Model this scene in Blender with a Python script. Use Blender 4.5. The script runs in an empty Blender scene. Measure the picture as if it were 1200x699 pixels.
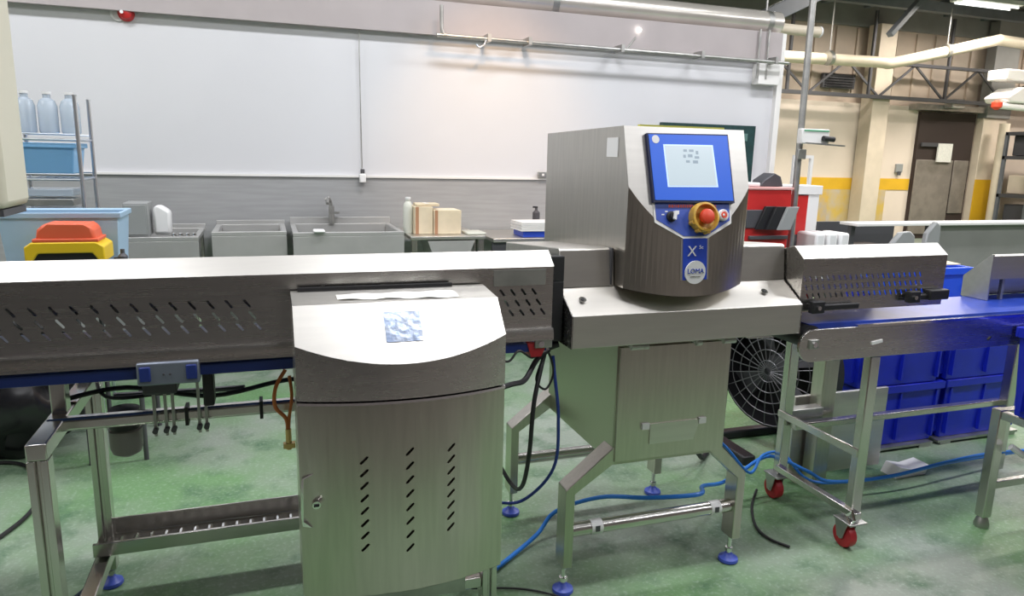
import bpy, bmesh, math, random
from math import radians as R, pi, sin, cos, tan
from mathutils import Vector, Matrix
from mathutils.geometry import tessellate_polygon
random.seed(7)
S = bpy.context.scene
COL = S.collection

# ---------------------------------------------------------------- camera
cam_d = bpy.data.cameras.new('camera'); cam = bpy.data.objects.new('camera', cam_d); COL.objects.link(cam)
p_, y_, r_ = R(11.4), R(19.0), R(1.4)
fw = Vector((sin(y_)*cos(p_), cos(y_)*cos(p_), -sin(p_)))
rt0 = Vector((cos(y_), -sin(y_), 0)); up0 = rt0.cross(fw)
rt = rt0*cos(r_) + up0*sin(r_); up = rt.cross(fw)
mw = Matrix.Identity(4)
for i in range(3):
    mw[i][0], mw[i][1], mw[i][2] = rt[i], up[i], -fw[i]
mw[2][3] = 1.6
cam.matrix_world = mw
cam_d.sensor_fit = 'HORIZONTAL'; cam_d.sensor_width = 36.0; cam_d.lens = 835/1200*36; cam_d.clip_start = .05; cam_d.clip_end = 100
S.camera = cam
# ---------------------------------------------------------------- world, exposure
w = bpy.data.worlds.new('world'); S.world = w; w.use_nodes = True
w.node_tree.nodes['Background'].inputs[0].default_value = (.80, .86, .95, 1)
w.node_tree.nodes['Background'].inputs[1].default_value = .15
S.view_settings.view_transform = 'Standard'; S.view_settings.look = 'None'
S.view_settings.gamma = 1; S.view_settings.use_curve_mapping = False
S.view_settings.exposure = 0.30
# ceiling lamps (x, y, power, colour): the tubes are built further down, with their light
LAMP_Z = 4.35
W_, O_ = (.97, .97, 1.0), (1.0, .72, .42)
LAMPS = [(x, y, pw, W_) for y, pw in ((-1.2, 26), (1.6, 34), (4.2, 35)) for x in (-4.6, -1.6, 1.4, 4.4, 7.6) if y > 0 or x > 0] + \
        [(x, y, 90, (1.0, .90, .78)) for y in (7.2, 10.0) for x in (8.2, 12.2, 15.8)]

# ---------------------------------------------------------------- helpers
ORG = {}
def tag(o, label=None, cat=None, group=None, kind=None):
    if label: o['label'] = label
    if cat: o['category'] = cat
    if group: o['group'] = group
    if kind: o['kind'] = kind
    return o
def thing(name, label, cat, loc=(0, 0, 0), group=None):
    o = bpy.data.objects.new(name, None); COL.objects.link(o); o.location = loc
    o.empty_display_size = .05
    ORG[o] = Vector(loc); return tag(o, label, cat, group)
def frame_of(d):
    d = d.normalized(); a = Vector((0, 0, 1)) if abs(d.z) < .9 else Vector((1, 0, 0))
    u = d.cross(a).normalized(); return u, d.cross(u).normalized()
class MB:
    def __init__(s): s.v = []; s.f = []
    def add(s, vs, fs):
        n = len(s.v); s.v += [Vector(v) for v in vs]; s.f += [tuple(i+n for i in f) for f in fs]; return s
    def box(s, x0, x1, y0, y1, z0, z1):
        vs = [(x, y, z) for x in (x0, x1) for y in (y0, y1) for z in (z0, z1)]
        return s.add(vs, [(0, 1, 3, 2), (4, 6, 7, 5), (0, 4, 5, 1), (2, 3, 7, 6), (0, 2, 6, 4), (1, 5, 7, 3)])
    def bar(s, a, b, w_, h_, upv=None):           # rectangular bar between two points
        a, b = Vector(a), Vector(b); d = (b-a).normalized()
        if upv is None: u, v = frame_of(d)
        else:
            v = (Vector(upv) - d*d.dot(Vector(upv))).normalized(); u = d.cross(v)
        vs = []
        for p in (a, b):
            for su, sv in ((-1, -1), (1, -1), (1, 1), (-1, 1)): vs.append(p + u*su*w_/2 + v*sv*h_/2)
        return s.add(vs, [(3, 2, 1, 0), (4, 5, 6, 7), (0, 1, 5, 4), (1, 2, 6, 5), (2, 3, 7, 6), (3, 0, 4, 7)])
    def cyl(s, a, b, r, r2=None, n=20, cap=True):
        a, b = Vector(a), Vector(b); u, v = frame_of(b-a); r2 = r if r2 is None else r2
        vs = [p + (u*cos(2*pi*k/n) + v*sin(2*pi*k/n))*rr for p, rr in ((a, r), (b, r2)) for k in range(n)]
        fs = [(k, (k+1) % n, n+(k+1) % n, n+k) for k in range(n)]
        if cap: fs += [tuple(range(n-1, -1, -1)), tuple(range(n, 2*n))]
        return s.add(vs, fs)
    def tube(s, pts, r, n=8, sub=6, closed=False):  # smooth tube through points
        P = [Vector(p) for p in pts]
        if sub > 1 and len(P) > 2:
            Q = []
            for i in range(len(P)-1):
                p0 = P[max(i-1, 0)]; p1 = P[i]; p2 = P[i+1]; p3 = P[min(i+2, len(P)-1)]
                for k in range(sub):
                    t = k/sub
                    Q.append(.5*((2*p1) + (p2-p0)*t + (2*p0-5*p1+4*p2-p3)*t*t + (3*p1-p0-3*p2+p3)*t**3))
            Q.append(P[-1]); P = Q
        vs = []; u = None
        for i, p in enumerate(P):
            d = (P[min(i+1, len(P)-1)] - P[max(i-1, 0)]).normalized()
            if u is None: u, _ = frame_of(d)
            u = (u - d*u.dot(d)).normalized(); v = d.cross(u)
            vs += [p + (u*cos(2*pi*k/n) + v*sin(2*pi*k/n))*r for k in range(n)]
        fs = [(i*n+k, i*n+(k+1) % n, (i+1)*n+(k+1) % n, (i+1)*n+k) for i in range(len(P)-1) for k in range(n)]
        fs += [tuple(range(n-1, -1, -1)), tuple(range((len(P)-1)*n, len(P)*n))]
        return s.add(vs, fs)
    def lathe(s, c, prof, n=24, axis=(0, 0, 1)):    # profile of (radius, height)
        c = Vector(c); a = Vector(axis).normalized(); u, v = frame_of(a)
        vs = [c + a*h + (u*cos(2*pi*k/n) + v*sin(2*pi*k/n))*max(r, 1e-4) for r, h in prof for k in range(n)]
        fs = [(i*n+k, i*n+(k+1) % n, (i+1)*n+(k+1) % n, (i+1)*n+k) for i in range(len(prof)-1) for k in range(n)]
        fs += [tuple(range(n-1, -1, -1)), tuple(range((len(prof)-1)*n, len(prof)*n))]
        return s.add(vs, fs)
    def prism(s, poly, a0, a1, axis='x'):           # polygon of two coordinates swept along an axis
        m = {'x': lambda p, t: (t, p[0], p[1]), 'y': lambda p, t: (p[0], t, p[1]), 'z': lambda p, t: (p[0], p[1], t)}[axis]
        n = len(poly); vs = [m(p, t) for t in (a0, a1) for p in poly]
        fs = [(k, (k+1) % n, n+(k+1) % n, n+k) for k in range(n)]
        tr = tessellate_polygon([[Vector((p[0], p[1], 0)) for p in poly]])
        fs += [tuple(t) for t in tr] + [tuple(i+n for i in reversed(t)) for t in tr]
        return s.add(vs, fs)
    def plate(s, outer, holes, fn, th):             # sheet with real holes; fn(u, v, depth) -> point
        loops = [outer] + holes; flat = [p for l in loops for p in l]; n = len(flat)
        tr = tessellate_polygon([[Vector((p[0], p[1], 0)) for p in l] for l in loops])
        vs = [fn(p[0], p[1], 0) for p in flat] + [fn(p[0], p[1], th) for p in flat]
        fs = [tuple(t) for t in tr] + [tuple(i+n for i in reversed(t)) for t in tr]
        k = 0
        for l in loops:
            m = len(l)
            for i in range(m):
                a, b = k+i, k+(i+1) % m; fs.append((a, b, b+n, a+n))
            k += m
        return s.add(vs, fs)
    def grid(s, fn, nu, nv):
        vs = [fn(i/nu, j/nv) for j in range(nv+1) for i in range(nu+1)]
        fs = [(j*(nu+1)+i, j*(nu+1)+i+1, (j+1)*(nu+1)+i+1, (j+1)*(nu+1)+i) for j in range(nv) for i in range(nu)]
        return s.add(vs, fs)
    def build(s, name, mat, parent=None, bevel=0, smooth=True, org=None, fix=True):
        o0 = ORG[parent] if parent is not None else (Vector(org) if org else Vector((0, 0, 0)))
        me = bpy.data.meshes.new(name); me.from_pydata([v-o0 for v in s.v], [], s.f)
        if fix:
            bm = bmesh.new(); bm.from_mesh(me); bmesh.ops.recalc_face_normals(bm, faces=bm.faces); bm.to_mesh(me); bm.free()
        if smooth:
            me.shade_smooth(); me.set_sharp_from_angle(angle=R(32))
        me.materials.append(mat)
        o = bpy.data.objects.new(name, me); COL.objects.link(o)
        if parent is not None: o.parent = parent
        else: o.location = o0
        ORG[o] = o0
        if bevel:
            b = o.modifiers.new('bevel', 'BEVEL'); b.width = bevel; b.segments = 2; b.limit_method = 'ANGLE'; b.angle_limit = R(40)
        return o
def children(o): return [c for c in bpy.data.objects if c.parent == o]
def copy_tree(o, parent=None, loc=None, label=None):
    ch = children(o)
    c = o.copy(); COL.objects.link(c)
    if parent is not None: c.parent = parent
    if loc is not None: c.location = loc
    if label: c['label'] = label
    for k in ch: copy_tree(k, c)
    return c
def text(name, body, size, mat, parent, origin, ux, uy, depth=.0006, align='CENTER'):
    cu = bpy.data.curves.new('t', 'FONT'); cu.body = body; cu.size = size; cu.extrude = depth
    cu.align_x = align; cu.align_y = 'CENTER'; cu.resolution_u = 2
    t = bpy.data.objects.new('t', cu); COL.objects.link(t)
    me = bpy.data.meshes.new_from_object(t); bpy.data.objects.remove(t); bpy.data.curves.remove(cu)
    ux, uy = Vector(ux).normalized(), Vector(uy).normalized(); uz = ux.cross(uy)
    o0 = ORG[parent]
    for v in me.vertices:
        v.co = Vector(origin) + ux*v.co.x + uy*v.co.y + uz*v.co.z - o0
    me.name = name; me.materials.clear(); me.materials.append(mat)
    o = bpy.data.objects.new(name, me); COL.objects.link(o); o.parent = parent; ORG[o] = o0
    return o
def struct(o): return tag(o, kind='structure')

# ---------------------------------------------------------------- materials
def mat(name, col, rough=.5, metal=0., spec=.5, var=0., vscale=6., col2=None, bump=0., bscale=40., stretch=None, alpha=1., trans=0., emit=None, estr=0., rvar=0., coat=0.):
    m = bpy.data.materials.new(name); m.use_nodes = True; nt = m.node_tree; N = nt.nodes; L = nt.links
    b = N['Principled BSDF']
    b.inputs['Base Color'].default_value = (*col, 1); b.inputs['Roughness'].default_value = rough
    b.inputs['Metallic'].default_value = metal; b.inputs['Specular IOR Level'].default_value = spec
    b.inputs['Alpha'].default_value = alpha; b.inputs['Transmission Weight'].default_value = trans
    b.inputs['Coat Weight'].default_value = coat
    if emit: b.inputs['Emission Color'].default_value = (*emit, 1); b.inputs['Emission Strength'].default_value = estr
    if var or bump or rvar or col2:
        tc = N.new('ShaderNodeTexCoord'); mp = N.new('ShaderNodeMapping'); L.new(tc.outputs['Object'], mp.inputs[0])
        if stretch: mp.inputs['Scale'].default_value = stretch
        nz = N.new('ShaderNodeTexNoise'); nz.inputs['Scale'].default_value = vscale; nz.inputs['Detail'].default_value = 5
        L.new((tc if col2 else mp).outputs['Object' if col2 else 0], nz.inputs['Vector'])
        if col2 or var:
            mx = N.new('ShaderNodeMix'); mx.data_type = 'RGBA'
            c2 = col2 or tuple(c*(1-var) for c in col)
            mx.inputs[6].default_value = (*col, 1); mx.inputs[7].default_value = (*c2, 1)
            cr = N.new('ShaderNodeMapRange'); cr.inputs[1].default_value = .38; cr.inputs[2].default_value = .62
            L.new(nz.outputs[0], cr.inputs[0]); L.new(cr.outputs[0], mx.inputs[0]); L.new(mx.outputs[2], b.inputs['Base Color'])
        if rvar or bump:
            n2 = N.new('ShaderNodeTexNoise'); n2.inputs['Scale'].default_value = bscale; n2.inputs['Detail'].default_value = 3
            L.new(mp.outputs[0], n2.inputs['Vector'])
        if rvar:
            mr = N.new('ShaderNodeMapRange'); mr.inputs[3].default_value = rough-rvar; mr.inputs[4].default_value = rough+rvar
            L.new(n2.outputs[0], mr.inputs[0]); L.new(mr.outputs[0], b.inputs['Roughness'])
        if bump:
            bp = N.new('ShaderNodeBump'); bp.inputs['Strength'].default_value = bump; bp.inputs['Distance'].default_value = .002
            L.new(n2.outputs[0], bp.inputs['Height']); L.new(bp.outputs[0], b.inputs['Normal'])
    return m
M = {}
M['steel'] = mat('brushed steel', (.66, .64, .61), .27, 1, bscale=8, stretch=(1, 14, 14), rvar=.02, var=.07, vscale=5)
M['steelv'] = mat('vertically brushed steel', (.60, .565, .51), .29, 1, bscale=8, stretch=(14, 14, 1), rvar=.02, var=.07, vscale=5)
M['satin'] = mat('satin steel sheet', (.70, .68, .64), .38, 1, bscale=8, stretch=(1, 12, 12), rvar=.02, var=.05, vscale=4)
M['tube'] = mat('steel tube', (.68, .66, .63), .24, 1, var=.06, vscale=5)
M['chrome'] = mat('chrome', (.8, .8, .8), .12, 1)
M['zinc'] = mat('dull zinc', (.50, .50, .48), .45, 1, var=.2, vscale=10)
M['black'] = mat('black rubber', (.012, .012, .014), .5)
M['darkgap'] = mat('black plastic', (.02, .02, .022), .6)
M['belt'] = mat('blue conveyor belt', (.02, .06, .42), .35, var=.2, vscale=12)
M['bluefoot'] = mat('blue plastic foot', (.05, .09, .45), .4)
M['blue'] = mat('blue panel', (.03, .15, .80), .35, coat=.2)
M['blue2'] = mat('dark blue panel', (.02, .06, .42), .35)
M['bezel'] = mat('dark bezel edge', (.01, .015, .06), .4)
M['screen'] = mat('lit screen', (.5, .58, .62), .2, emit=(.62, .74, .82), estr=.25)
M['screenmark'] = mat('grey screen mark', (.30, .38, .45), .3, emit=(.35, .45, .55), estr=.12)
M['screenedge'] = mat('pale screen border', (.6, .75, .95), .3, emit=(.5, .7, 1), estr=.35)
M['white'] = mat('white plastic', (.80, .80, .80), .4)
M['paper'] = mat('white paper', (.82, .81, .76), .7, var=.12, vscale=30)
M['foil'] = mat('crinkled blue film', (.30, .38, .55), .25, .3, bump=.9, bscale=55, col2=(.55, .62, .75), vscale=45)
M['yellow'] = mat('yellow plastic', (.80, .50, .02), .4)
M['estopy'] = mat('worn yellow collar', (.74, .44, .07), .4, var=.3, vscale=30)
M['red'] = mat('red plastic', (.72, .07, .03), .4)
M['orange'] = mat('orange hose', (.75, .22, .06), .4)
M['redlabel'] = mat('red label', (.62, .05, .12), .5)
M['redwheel'] = mat('red wheel', (.45, .02, .03), .45)
M['hose'] = mat('blue air hose', (.03, .22, .75), .35)
M['crate'] = mat('blue crate', (.010, .025, .55), .38, var=.15, vscale=5)
M['crate2'] = mat('bright blue crate', (.02, .10, .75), .38)
M['board'] = mat('dark green board', (.01, .05, .05), .5, var=.3, vscale=20)
M['wallw'] = mat('white wall panel', (.66, .665, .69), .32, spec=.4, var=.03, vscale=1.2)
M['wallg'] = mat('grey cladding', (.36, .365, .37), .38, spec=.5, bump=.1, bscale=12, stretch=(1, 1, 14), var=.10, vscale=3)
M['bulk'] = mat('pinkish grey bulkhead', (.42, .38, .38), .6, var=.06, vscale=3)
M['trimw'] = mat('white trim', (.78, .77, .75), .4)
M['beige'] = mat('beige wall', (.74, .64, .55), .6, var=.06, vscale=1.5)
M['beige2'] = mat('beige metal cladding', (.50, .41, .33), .55, var=.12, vscale=2)
M['beigecol'] = mat('cream column', (.66, .57, .46), .5, var=.08, vscale=4)
M['yellowband'] = mat('yellow wall paint', (.72, .42, .02), .5, var=.08, vscale=3)
M['deck'] = mat('dark roof deck', (.24, .235, .235), .6, col2=(.15, .145, .15), vscale=1.5)
M['beam'] = mat('grey painted beam', (.16, .175, .20), .5, var=.15, vscale=4)
M['duct'] = mat('pale duct', (.72, .68, .62), .25, .6, var=.10, vscale=3)
M['cream'] = mat('cream pipe', (.68, .60, .47), .45, var=.08, vscale=3)
M['panelb'] = mat('beige enamel', (.62, .60, .49), .45)
M['clear'] = mat('clear blue plastic', (.72, .82, .92), .2, trans=.6)
M['tubblue'] = mat('pale blue plastic', (.22, .48, .78), .35)
M['lightblue'] = mat('light blue bin', (.34, .50, .66), .45)
M['redcrate'] = mat('orange red crate', (.80, .14, .06), .45)
M['yellowcase'] = mat('yellow case', (.82, .56, .02), .4)
M['wire'] = mat('chromed wire', (.62, .66, .72), .3, 1)
M['carton'] = mat('cream carton', (.72, .62, .45), .7, var=.1, vscale=8)
M['cartonb'] = mat('brown carton edge', (.42, .22, .12), .7)
M['grey'] = mat('grey plastic', (.30, .31, .31), .5)
M['greyd'] = mat('dark grey steel', (.09, .09, .10), .5, .3)
M['greyp'] = mat('grey painted panel', (.26, .26, .25), .5, var=.1, vscale=3)
M['redcab'] = mat('red cabinet', (.60, .03, .03), .35, var=.15, vscale=4)
M['door'] = mat('worn grey door', (.26, .23, .20), .5, .3, var=.2, vscale=5)
M['doord'] = mat('dark brown opening', (.035, .022, .018), .7)
M['bag'] = mat('black bin bag', (.012, .012, .015), .25, bump=.8, bscale=14)
M['brass'] = mat('brass', (.65, .45, .2), .3, 1)
M['bottle'] = mat('milky bottle', (.60, .62, .55), .4)
M['lampw'] = mat('lamp diffuser', (1, 1, 1), .5, emit=(.95, .97, 1), estr=1.5)
M['led'] = mat('small lit lamp', (1, 1, 1), .5, emit=(1, .97, .9), estr=8.0)
def floor_mat():
    m = bpy.data.materials.new('green epoxy floor'); m.use_nodes = True; nt = m.node_tree; N = nt.nodes; L = nt.links
    b = N['Principled BSDF']; tc = N.new('ShaderNodeTexCoord')
    def noise(sc, d=4, r=.55):
        n = N.new('ShaderNodeTexNoise'); n.inputs['Scale'].default_value = sc; n.inputs['Detail'].default_value = d
        n.inputs['Roughness'].default_value = r; L.new(tc.outputs['Object'], n.inputs['Vector']); return n
    def ramp(src, a, b_):
        r = N.new('ShaderNodeMapRange'); r.inputs[1].default_value = a; r.inputs[2].default_value = b_; L.new(src, r.inputs[0]); return r.outputs[0]
    def mix(f, a, c):
        x = N.new('ShaderNodeMix'); x.data_type = 'RGBA'
        if hasattr(f, 'links'): L.new(f, x.inputs[0])
        else: x.inputs[0].default_value = f
        for v, i in ((a, 6), (c, 7)):
            if hasattr(v, 'links'): L.new(v, x.inputs[i])
            else: x.inputs[i].default_value = (*v, 1)
        return x.outputs[2]
    big = noise(.9, 5); fine = noise(60, 3); mid = noise(4, 6, .65)
    c = mix(ramp(big.outputs[0], .42, .60), (.125, .245, .105), (.24, .28, .235))
    c = mix(ramp(mid.outputs[0], .50, .72), c, (.055, .125, .065))
    fm = N.new('ShaderNodeMath'); fm.operation = 'MULTIPLY'; fm.inputs[1].default_value = .45
    L.new(ramp(fine.outputs[0], .52, .7), fm.inputs[0]); c = mix(fm.outputs[0], c, (.33, .42, .34))
    L.new(c, b.inputs['Base Color'])
    rr = N.new('ShaderNodeMapRange'); rr.inputs[3].default_value = .30; rr.inputs[4].default_value = .55; L.new(mid.outputs[0], rr.inputs[0]); L.new(rr.outputs[0], b.inputs['Roughness'])
    bp = N.new('ShaderNodeBump'); bp.inputs['Strength'].default_value = .35; bp.inputs['Distance'].default_value = .003
    L.new(fine.outputs[0], bp.inputs['Height']); L.new(bp.outputs[0], b.inputs['Normal'])
    return m
M['floor'] = floor_mat()
M['concrete'] = mat('worn brown concrete', (.13, .112, .105), .6, var=.25, vscale=1.5)
M['sinkm'] = mat('dull sink steel', (.46, .46, .45), .4, .35, var=.08, vscale=5)
M['rearw'] = mat('dark grey brown rear wall', (.25, .22, .20), .6, var=.1, vscale=2)
M['mat'] = mat('blue grey reflection mat', (.022, .022, .030), .7)
M['navy'] = mat('navy shaded belt', (.015, .035, .20), .4)  # belt blue darkened: shadow below the flange is put into the colour

# ================================================================ SETTING
struct(MB().box(-8, 18, .4, 14, -.1, 0).build('floor', M['floor'], smooth=False))
struct(MB().box(-8, 18, -6, .4, -.1, 0).build('floor', M['concrete'], smooth=False))
ceil = struct(MB().box(-8, 18, -6, 14, 4.7, 4.8).build('ceiling', M['deck'], smooth=False))
k = 0
for i in range(24):                               # ribs of the roof deck
    x = -7.5 + i*1.05
    MB().box(x, x+.12, -6, 13.9, 4.63, 4.70).build('roof_rib', M['beam'], ceil, smooth=False)
for y in (3.3, 8.2, 11.0):                        # purlins across
    MB().box(-8, 17.9, y, y+.14, 4.45, 4.63).build('purlin', M['beam'], ceil, smooth=False)
struct(MB().box(-8, 18, -6.15, -6, 0, 4.8).build('wall_rear', M['rearw'], smooth=False))
struct(MB().box(-8.15, -8, -6, 14, 0, 4.8).build('wall_left', M['beige2'], smooth=False))
struct(MB().box(18, 18.15, -6, 14, 0, 4.8).build('wall_right', M['beige2'], smooth=False))
o = MB().box(-6.5, .45, -5.8, -1.3, 0, .012).build('reflection_mat', M['mat'], org=(-3, -4, 0)); tag(o, 'added unseen blue grey reflection mat on the brown floor behind the photographer', 'mat')  # mat added out of view to darken the reflection in the infeed guard
# partition wall with white panels above grey cladding
wb = struct(MB().box(-8, 4.70, 6.02, 6.14, 0, 2.53).build('wall_back', M['wallw'], smooth=False))
for a, b in ((-8, -2.9), (-2.9, .735), (.7365, 4.70)):
    MB().box(a, b, 6.0, 6.02, 1.40, 2.53).build('wall_panel', M['wallw'], wb)
for a, b in ((-8, .4), (.4, 4.72)):
    MB().box(a, b, 5.99, 6.02, .02, 1.39).build('grey_cladding', M['wallg'], wb)
struct(MB().box(-8, 4.72, 5.975, 6.02, 1.385, 1.402).build('trim_1', M['trimw']))
struct(MB().box(-8, 4.70, 5.93, 6.14, 2.53, 2.79).build('trim_2', M['bulk'], smooth=False))
struct(MB().box(4.70, 4.76, 5.95, 6.16, 0, 2.79).build('trim_3', M['trimw'], bevel=.004))
MB().box(4.44, 4.68, 5.90, 6.0, 2.31, 2.50).build('access_panel', M['trimw'], wb, bevel=.004)
# far wall of the hall
wf = struct(MB().box(4.0, 18, 12.0, 12.2, 0, 2.80).build('wall_far', M['beige'], smooth=False))
wu = struct(MB().box(4.0, 18, 12.10, 12.3, 2.80, 4.7).build('wall_upper', M['beige2'], smooth=False))
for i in range(26):
    x = 4.6 + i*.52
    MB().box(x, x+.06, 12.06, 12.10, 2.95, 4.25).build('cladding_rib', M['beige2'], wu, smooth=False)
MB().box(4, 18, 12.03, 12.1, 4.28, 4.7).build('dark_cladding', M['greyp'], wu, smooth=False)
MB().box(10.1, 13.12, 11.985, 12.0, 1.05, 1.29).build('yellow_band', M['yellowband'], wf, smooth=False)
MB().box(9.9, 11.0, 11.985, 12.0, .35, 1.05).build('worn_yellow_patch', mat('worn yellow', (.62, .40, .08), .6, col2=(.45, .38, .30), vscale=3), wf, smooth=False)
MB().box(11.0, 12.5, 11.985, 12.0, .35, 1.05).build('worn_grey_patch', mat('worn beige', (.48, .42, .35), .6, col2=(.60, .42, .10), vscale=2.5), wf, smooth=False)
# door in the far wall
dr = struct(MB().box(13.14, 14.72, 11.93, 12.02, 0, 2.70).build('door_1', M['doord'], smooth=False))
MB().box(13.16, 14.20, 11.90, 11.93, .10, 1.70).build('door_leaf', M['door'], dr, bevel=.01)
MB().box(14.24, 14.66, 11.90, 11.93, .55, 1.70).build('door_leaf', M['door'], dr, bevel=.01)
MB().box(13.22, 14.05, 11.88, 11.91, 1.98, 2.06).build('door_rail', M['greyd'], dr)
MB().box(13.68, 14.08, 11.86, 11.895, 1.66, 2.05).build('door_notice', M['paper'], dr)
MB().box(12.86, 14.95, 11.80, 12.0, 2.72, 2.84).build('door_lintel', M['zinc'], dr)
MB().box(13.6, 13.95, 11.6, 11.80, 2.76, 2.95).build('door_lamp', M['zinc'], dr, bevel=.02)
# columns of the far side
c1 = struct(MB().box(11.55, 11.98, 11.66, 11.98, 0, 4.3).build('trim_4', M['beigecol'], bevel=.01))
c2 = struct(MB().box(14.80, 15.50, 11.8, 11.98, 0, 2.62).build('trim_5', M['beigecol'], bevel=.01))
MB().box(14.79, 15.51, 11.785, 11.8, .3, 1.30).build('yellow_band', M['yellowband'], c2, smooth=False)
struct(MB().box(14.80, 15.50, 11.75, 11.98, 2.62, 4.62).build('trim_6', M['greyp'], bevel=.01))
struct(MB().cyl((15.05, 11.5, .3), (15.05, 11.5, 2.5), .10).build('trim_7', M['cream']))

# roof truss along the far wall
tr = thing('roof_truss', 'dark steel lattice truss running under the roof along the far beige wall', 'truss', (12, 11.5, 2.9))
MB().box(7.0, 16.5, 11.55, 11.63, 2.86, 2.93).build('bottom_chord', M['greyd'], tr)
MB().box(7.0, 16.5, 11.55, 11.63, 3.52, 3.58).build('top_chord', M['greyd'], tr)
for i in range(11):
    x = 7.3 + i*.86
    z0, z1 = (2.9, 3.55) if i % 2 else (3.55, 2.9)
    MB().bar((x, 11.6, z0), (x+.86, 11.6, z1), .03, .04).build('lattice_bar', M['greyd'], tr)
for x, z in ((11.3, 4.5), (13.3, 4.5), (9.35, 4.3)):
    MB().box(x, x+.05, 11.56, 11.61, 2.9, z).build('hanger', M['greyd'], tr)
vt = thing('wall_vent', 'dark rectangular louvred vent high on the far beige wall', 'vent', (10.95, 12, 3.05))
MB().box(10.55, 11.35, 11.98, 12.06, 3.06, 3.34).build('vent_frame', M['greyd'], vt, bevel=.01)
for i in range(5): MB().box(10.6, 11.3, 11.95, 11.985, 3.09+i*.05, 3.11+i*.05).build('slat', M['darkgap'], vt)
# large cream pipes
t = thing('cream_pipe', 'thick cream pipe bending downwards to the left below the far truss', 'pipe', (12, 10.6, 3.6))
MB().tube([(8.2, 10.8, 3.38), (10.6, 10.8, 3.42), (11.2, 10.8, 3.46), (13.2, 10.6, 3.93), (13.6, 10.6, 3.96), (16.5, 10.6, 3.85)], .10, 16, 5).build('pipe_run', M['cream'], t)
for x, z in ((9.5, 3.40), (12.2, 3.70), (15.0, 3.92)): MB().cyl((x-.04, 10.7, z), (x+.04, 10.7, z+.01), .125).build('pipe_clamp', M['zinc'], t)
for x, z in ((9.5, 3.45), (12.2, 3.75), (15.0, 3.95)): MB().cyl((x, 10.7, z), (x, 10.7, 4.46), .012, n=8).build('hanger_rod', M['zinc'], t)
# ducts along the partition
t = thing('silver_duct', 'large silver round duct running above the white wall, topmost of the pipes', 'duct', (1, 6.4, 2.9))
MB().cyl((-6, 6.08, 2.90), (4.74, 6.08, 2.90), .105, n=28).build('duct_run', M['duct'], t)
for x in (-2.2, .1, 2.4, 4.6):
    MB().cyl((x-.03, 6.08, 2.90), (x+.03, 6.08, 2.90), .108, n=28).build('duct_joint', M['zinc'], t)
    MB().cyl((x, 6.08, 3.0), (x, 6.08, 4.62), .01, n=8).build('hanger_rod', M['zinc'], t)
t = thing('white_pipe', 'short cream pipe stub sticking out of the silver duct at the wall end', 'pipe', (1, 6, 2.8))
MB().cyl((4.745, 6.08, 2.86), (5.24, 6.08, 2.86), .05, n=20).build('pipe_run', M['cream'], t)
MB().cyl((5.235, 6.08, 2.86), (5.25, 6.08, 2.86), .054, n=20).build('pipe_cap', M['white'], t)
t = thing('conduit_rail', 'thin grey conduit dropping from the duct and running along the top of the white wall', 'conduit', (3, 5.8, 2.5))
MB().tube([(1.36, 5.82, 2.74), (1.36, 5.82, 2.60), (1.37, 5.82, 2.53), (1.42, 5.82, 2.515), (1.6, 5.82, 2.512), (4.70, 5.82, 2.505)], .015, 10, 4).build('conduit', M['zinc'], t)
for x in (1.36, 1.36): pass
for x in (1.75, 2.1, 2.95, 3.75, 4.55):
    MB().box(x-.015, x+.015, 5.79, 5.94, 2.49, 2.55).build('bracket', M['zinc'], t)
MB().tube([(1.72, 5.80, 2.50), (1.70, 5.79, 2.46), (1.66, 5.79, 2.44), (1.64, 5.79, 2.46)], .008, 6, 4).build('hook', M['wire'], t)
MB().cyl((3.0, 5.82, 2.52), (3.08, 5.82, 2.62), .008, n=8).build('bracket', M['zinc'], t)
for x in (4.42, 4.52):
    MB().cyl((x, 5.9, 2.36), (x, 5.9, 2.80), .01, n=8).build('hanger_rod', M['zinc'], t)
MB().lathe((3.16, 5.91, 2.70), [(.0, -.02), (.014, -.012), (.018, 0), (.014, .012), (0, .02)], 12).build('pilot_lamp', M['led'], t)
# beams seen above the wall
for (a, b, lb) in (((4.9, 8.0, 2.83), (8.6, 8.0, 4.58), 'grey blue steel brace beam rising to the roof right of the silver duct'),
                   ((3.3, 9.0, 2.94), (6.0, 9.0, 4.58), 'short pale steel brace at the roof above the middle of the duct'),
                   ((10.49, 10.4, 3.82), (11.15, 10.4, 4.52), 'pale grey steel brace leaning up to the roof beside the cream column')):
    o = MB().bar(a, b, .12, .20 if a[0] == 4.9 else .09, (0, 0, 1)).build('roof_brace', M['beam'], org=b, bevel=.01); tag(o, lb, 'beam')

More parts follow.
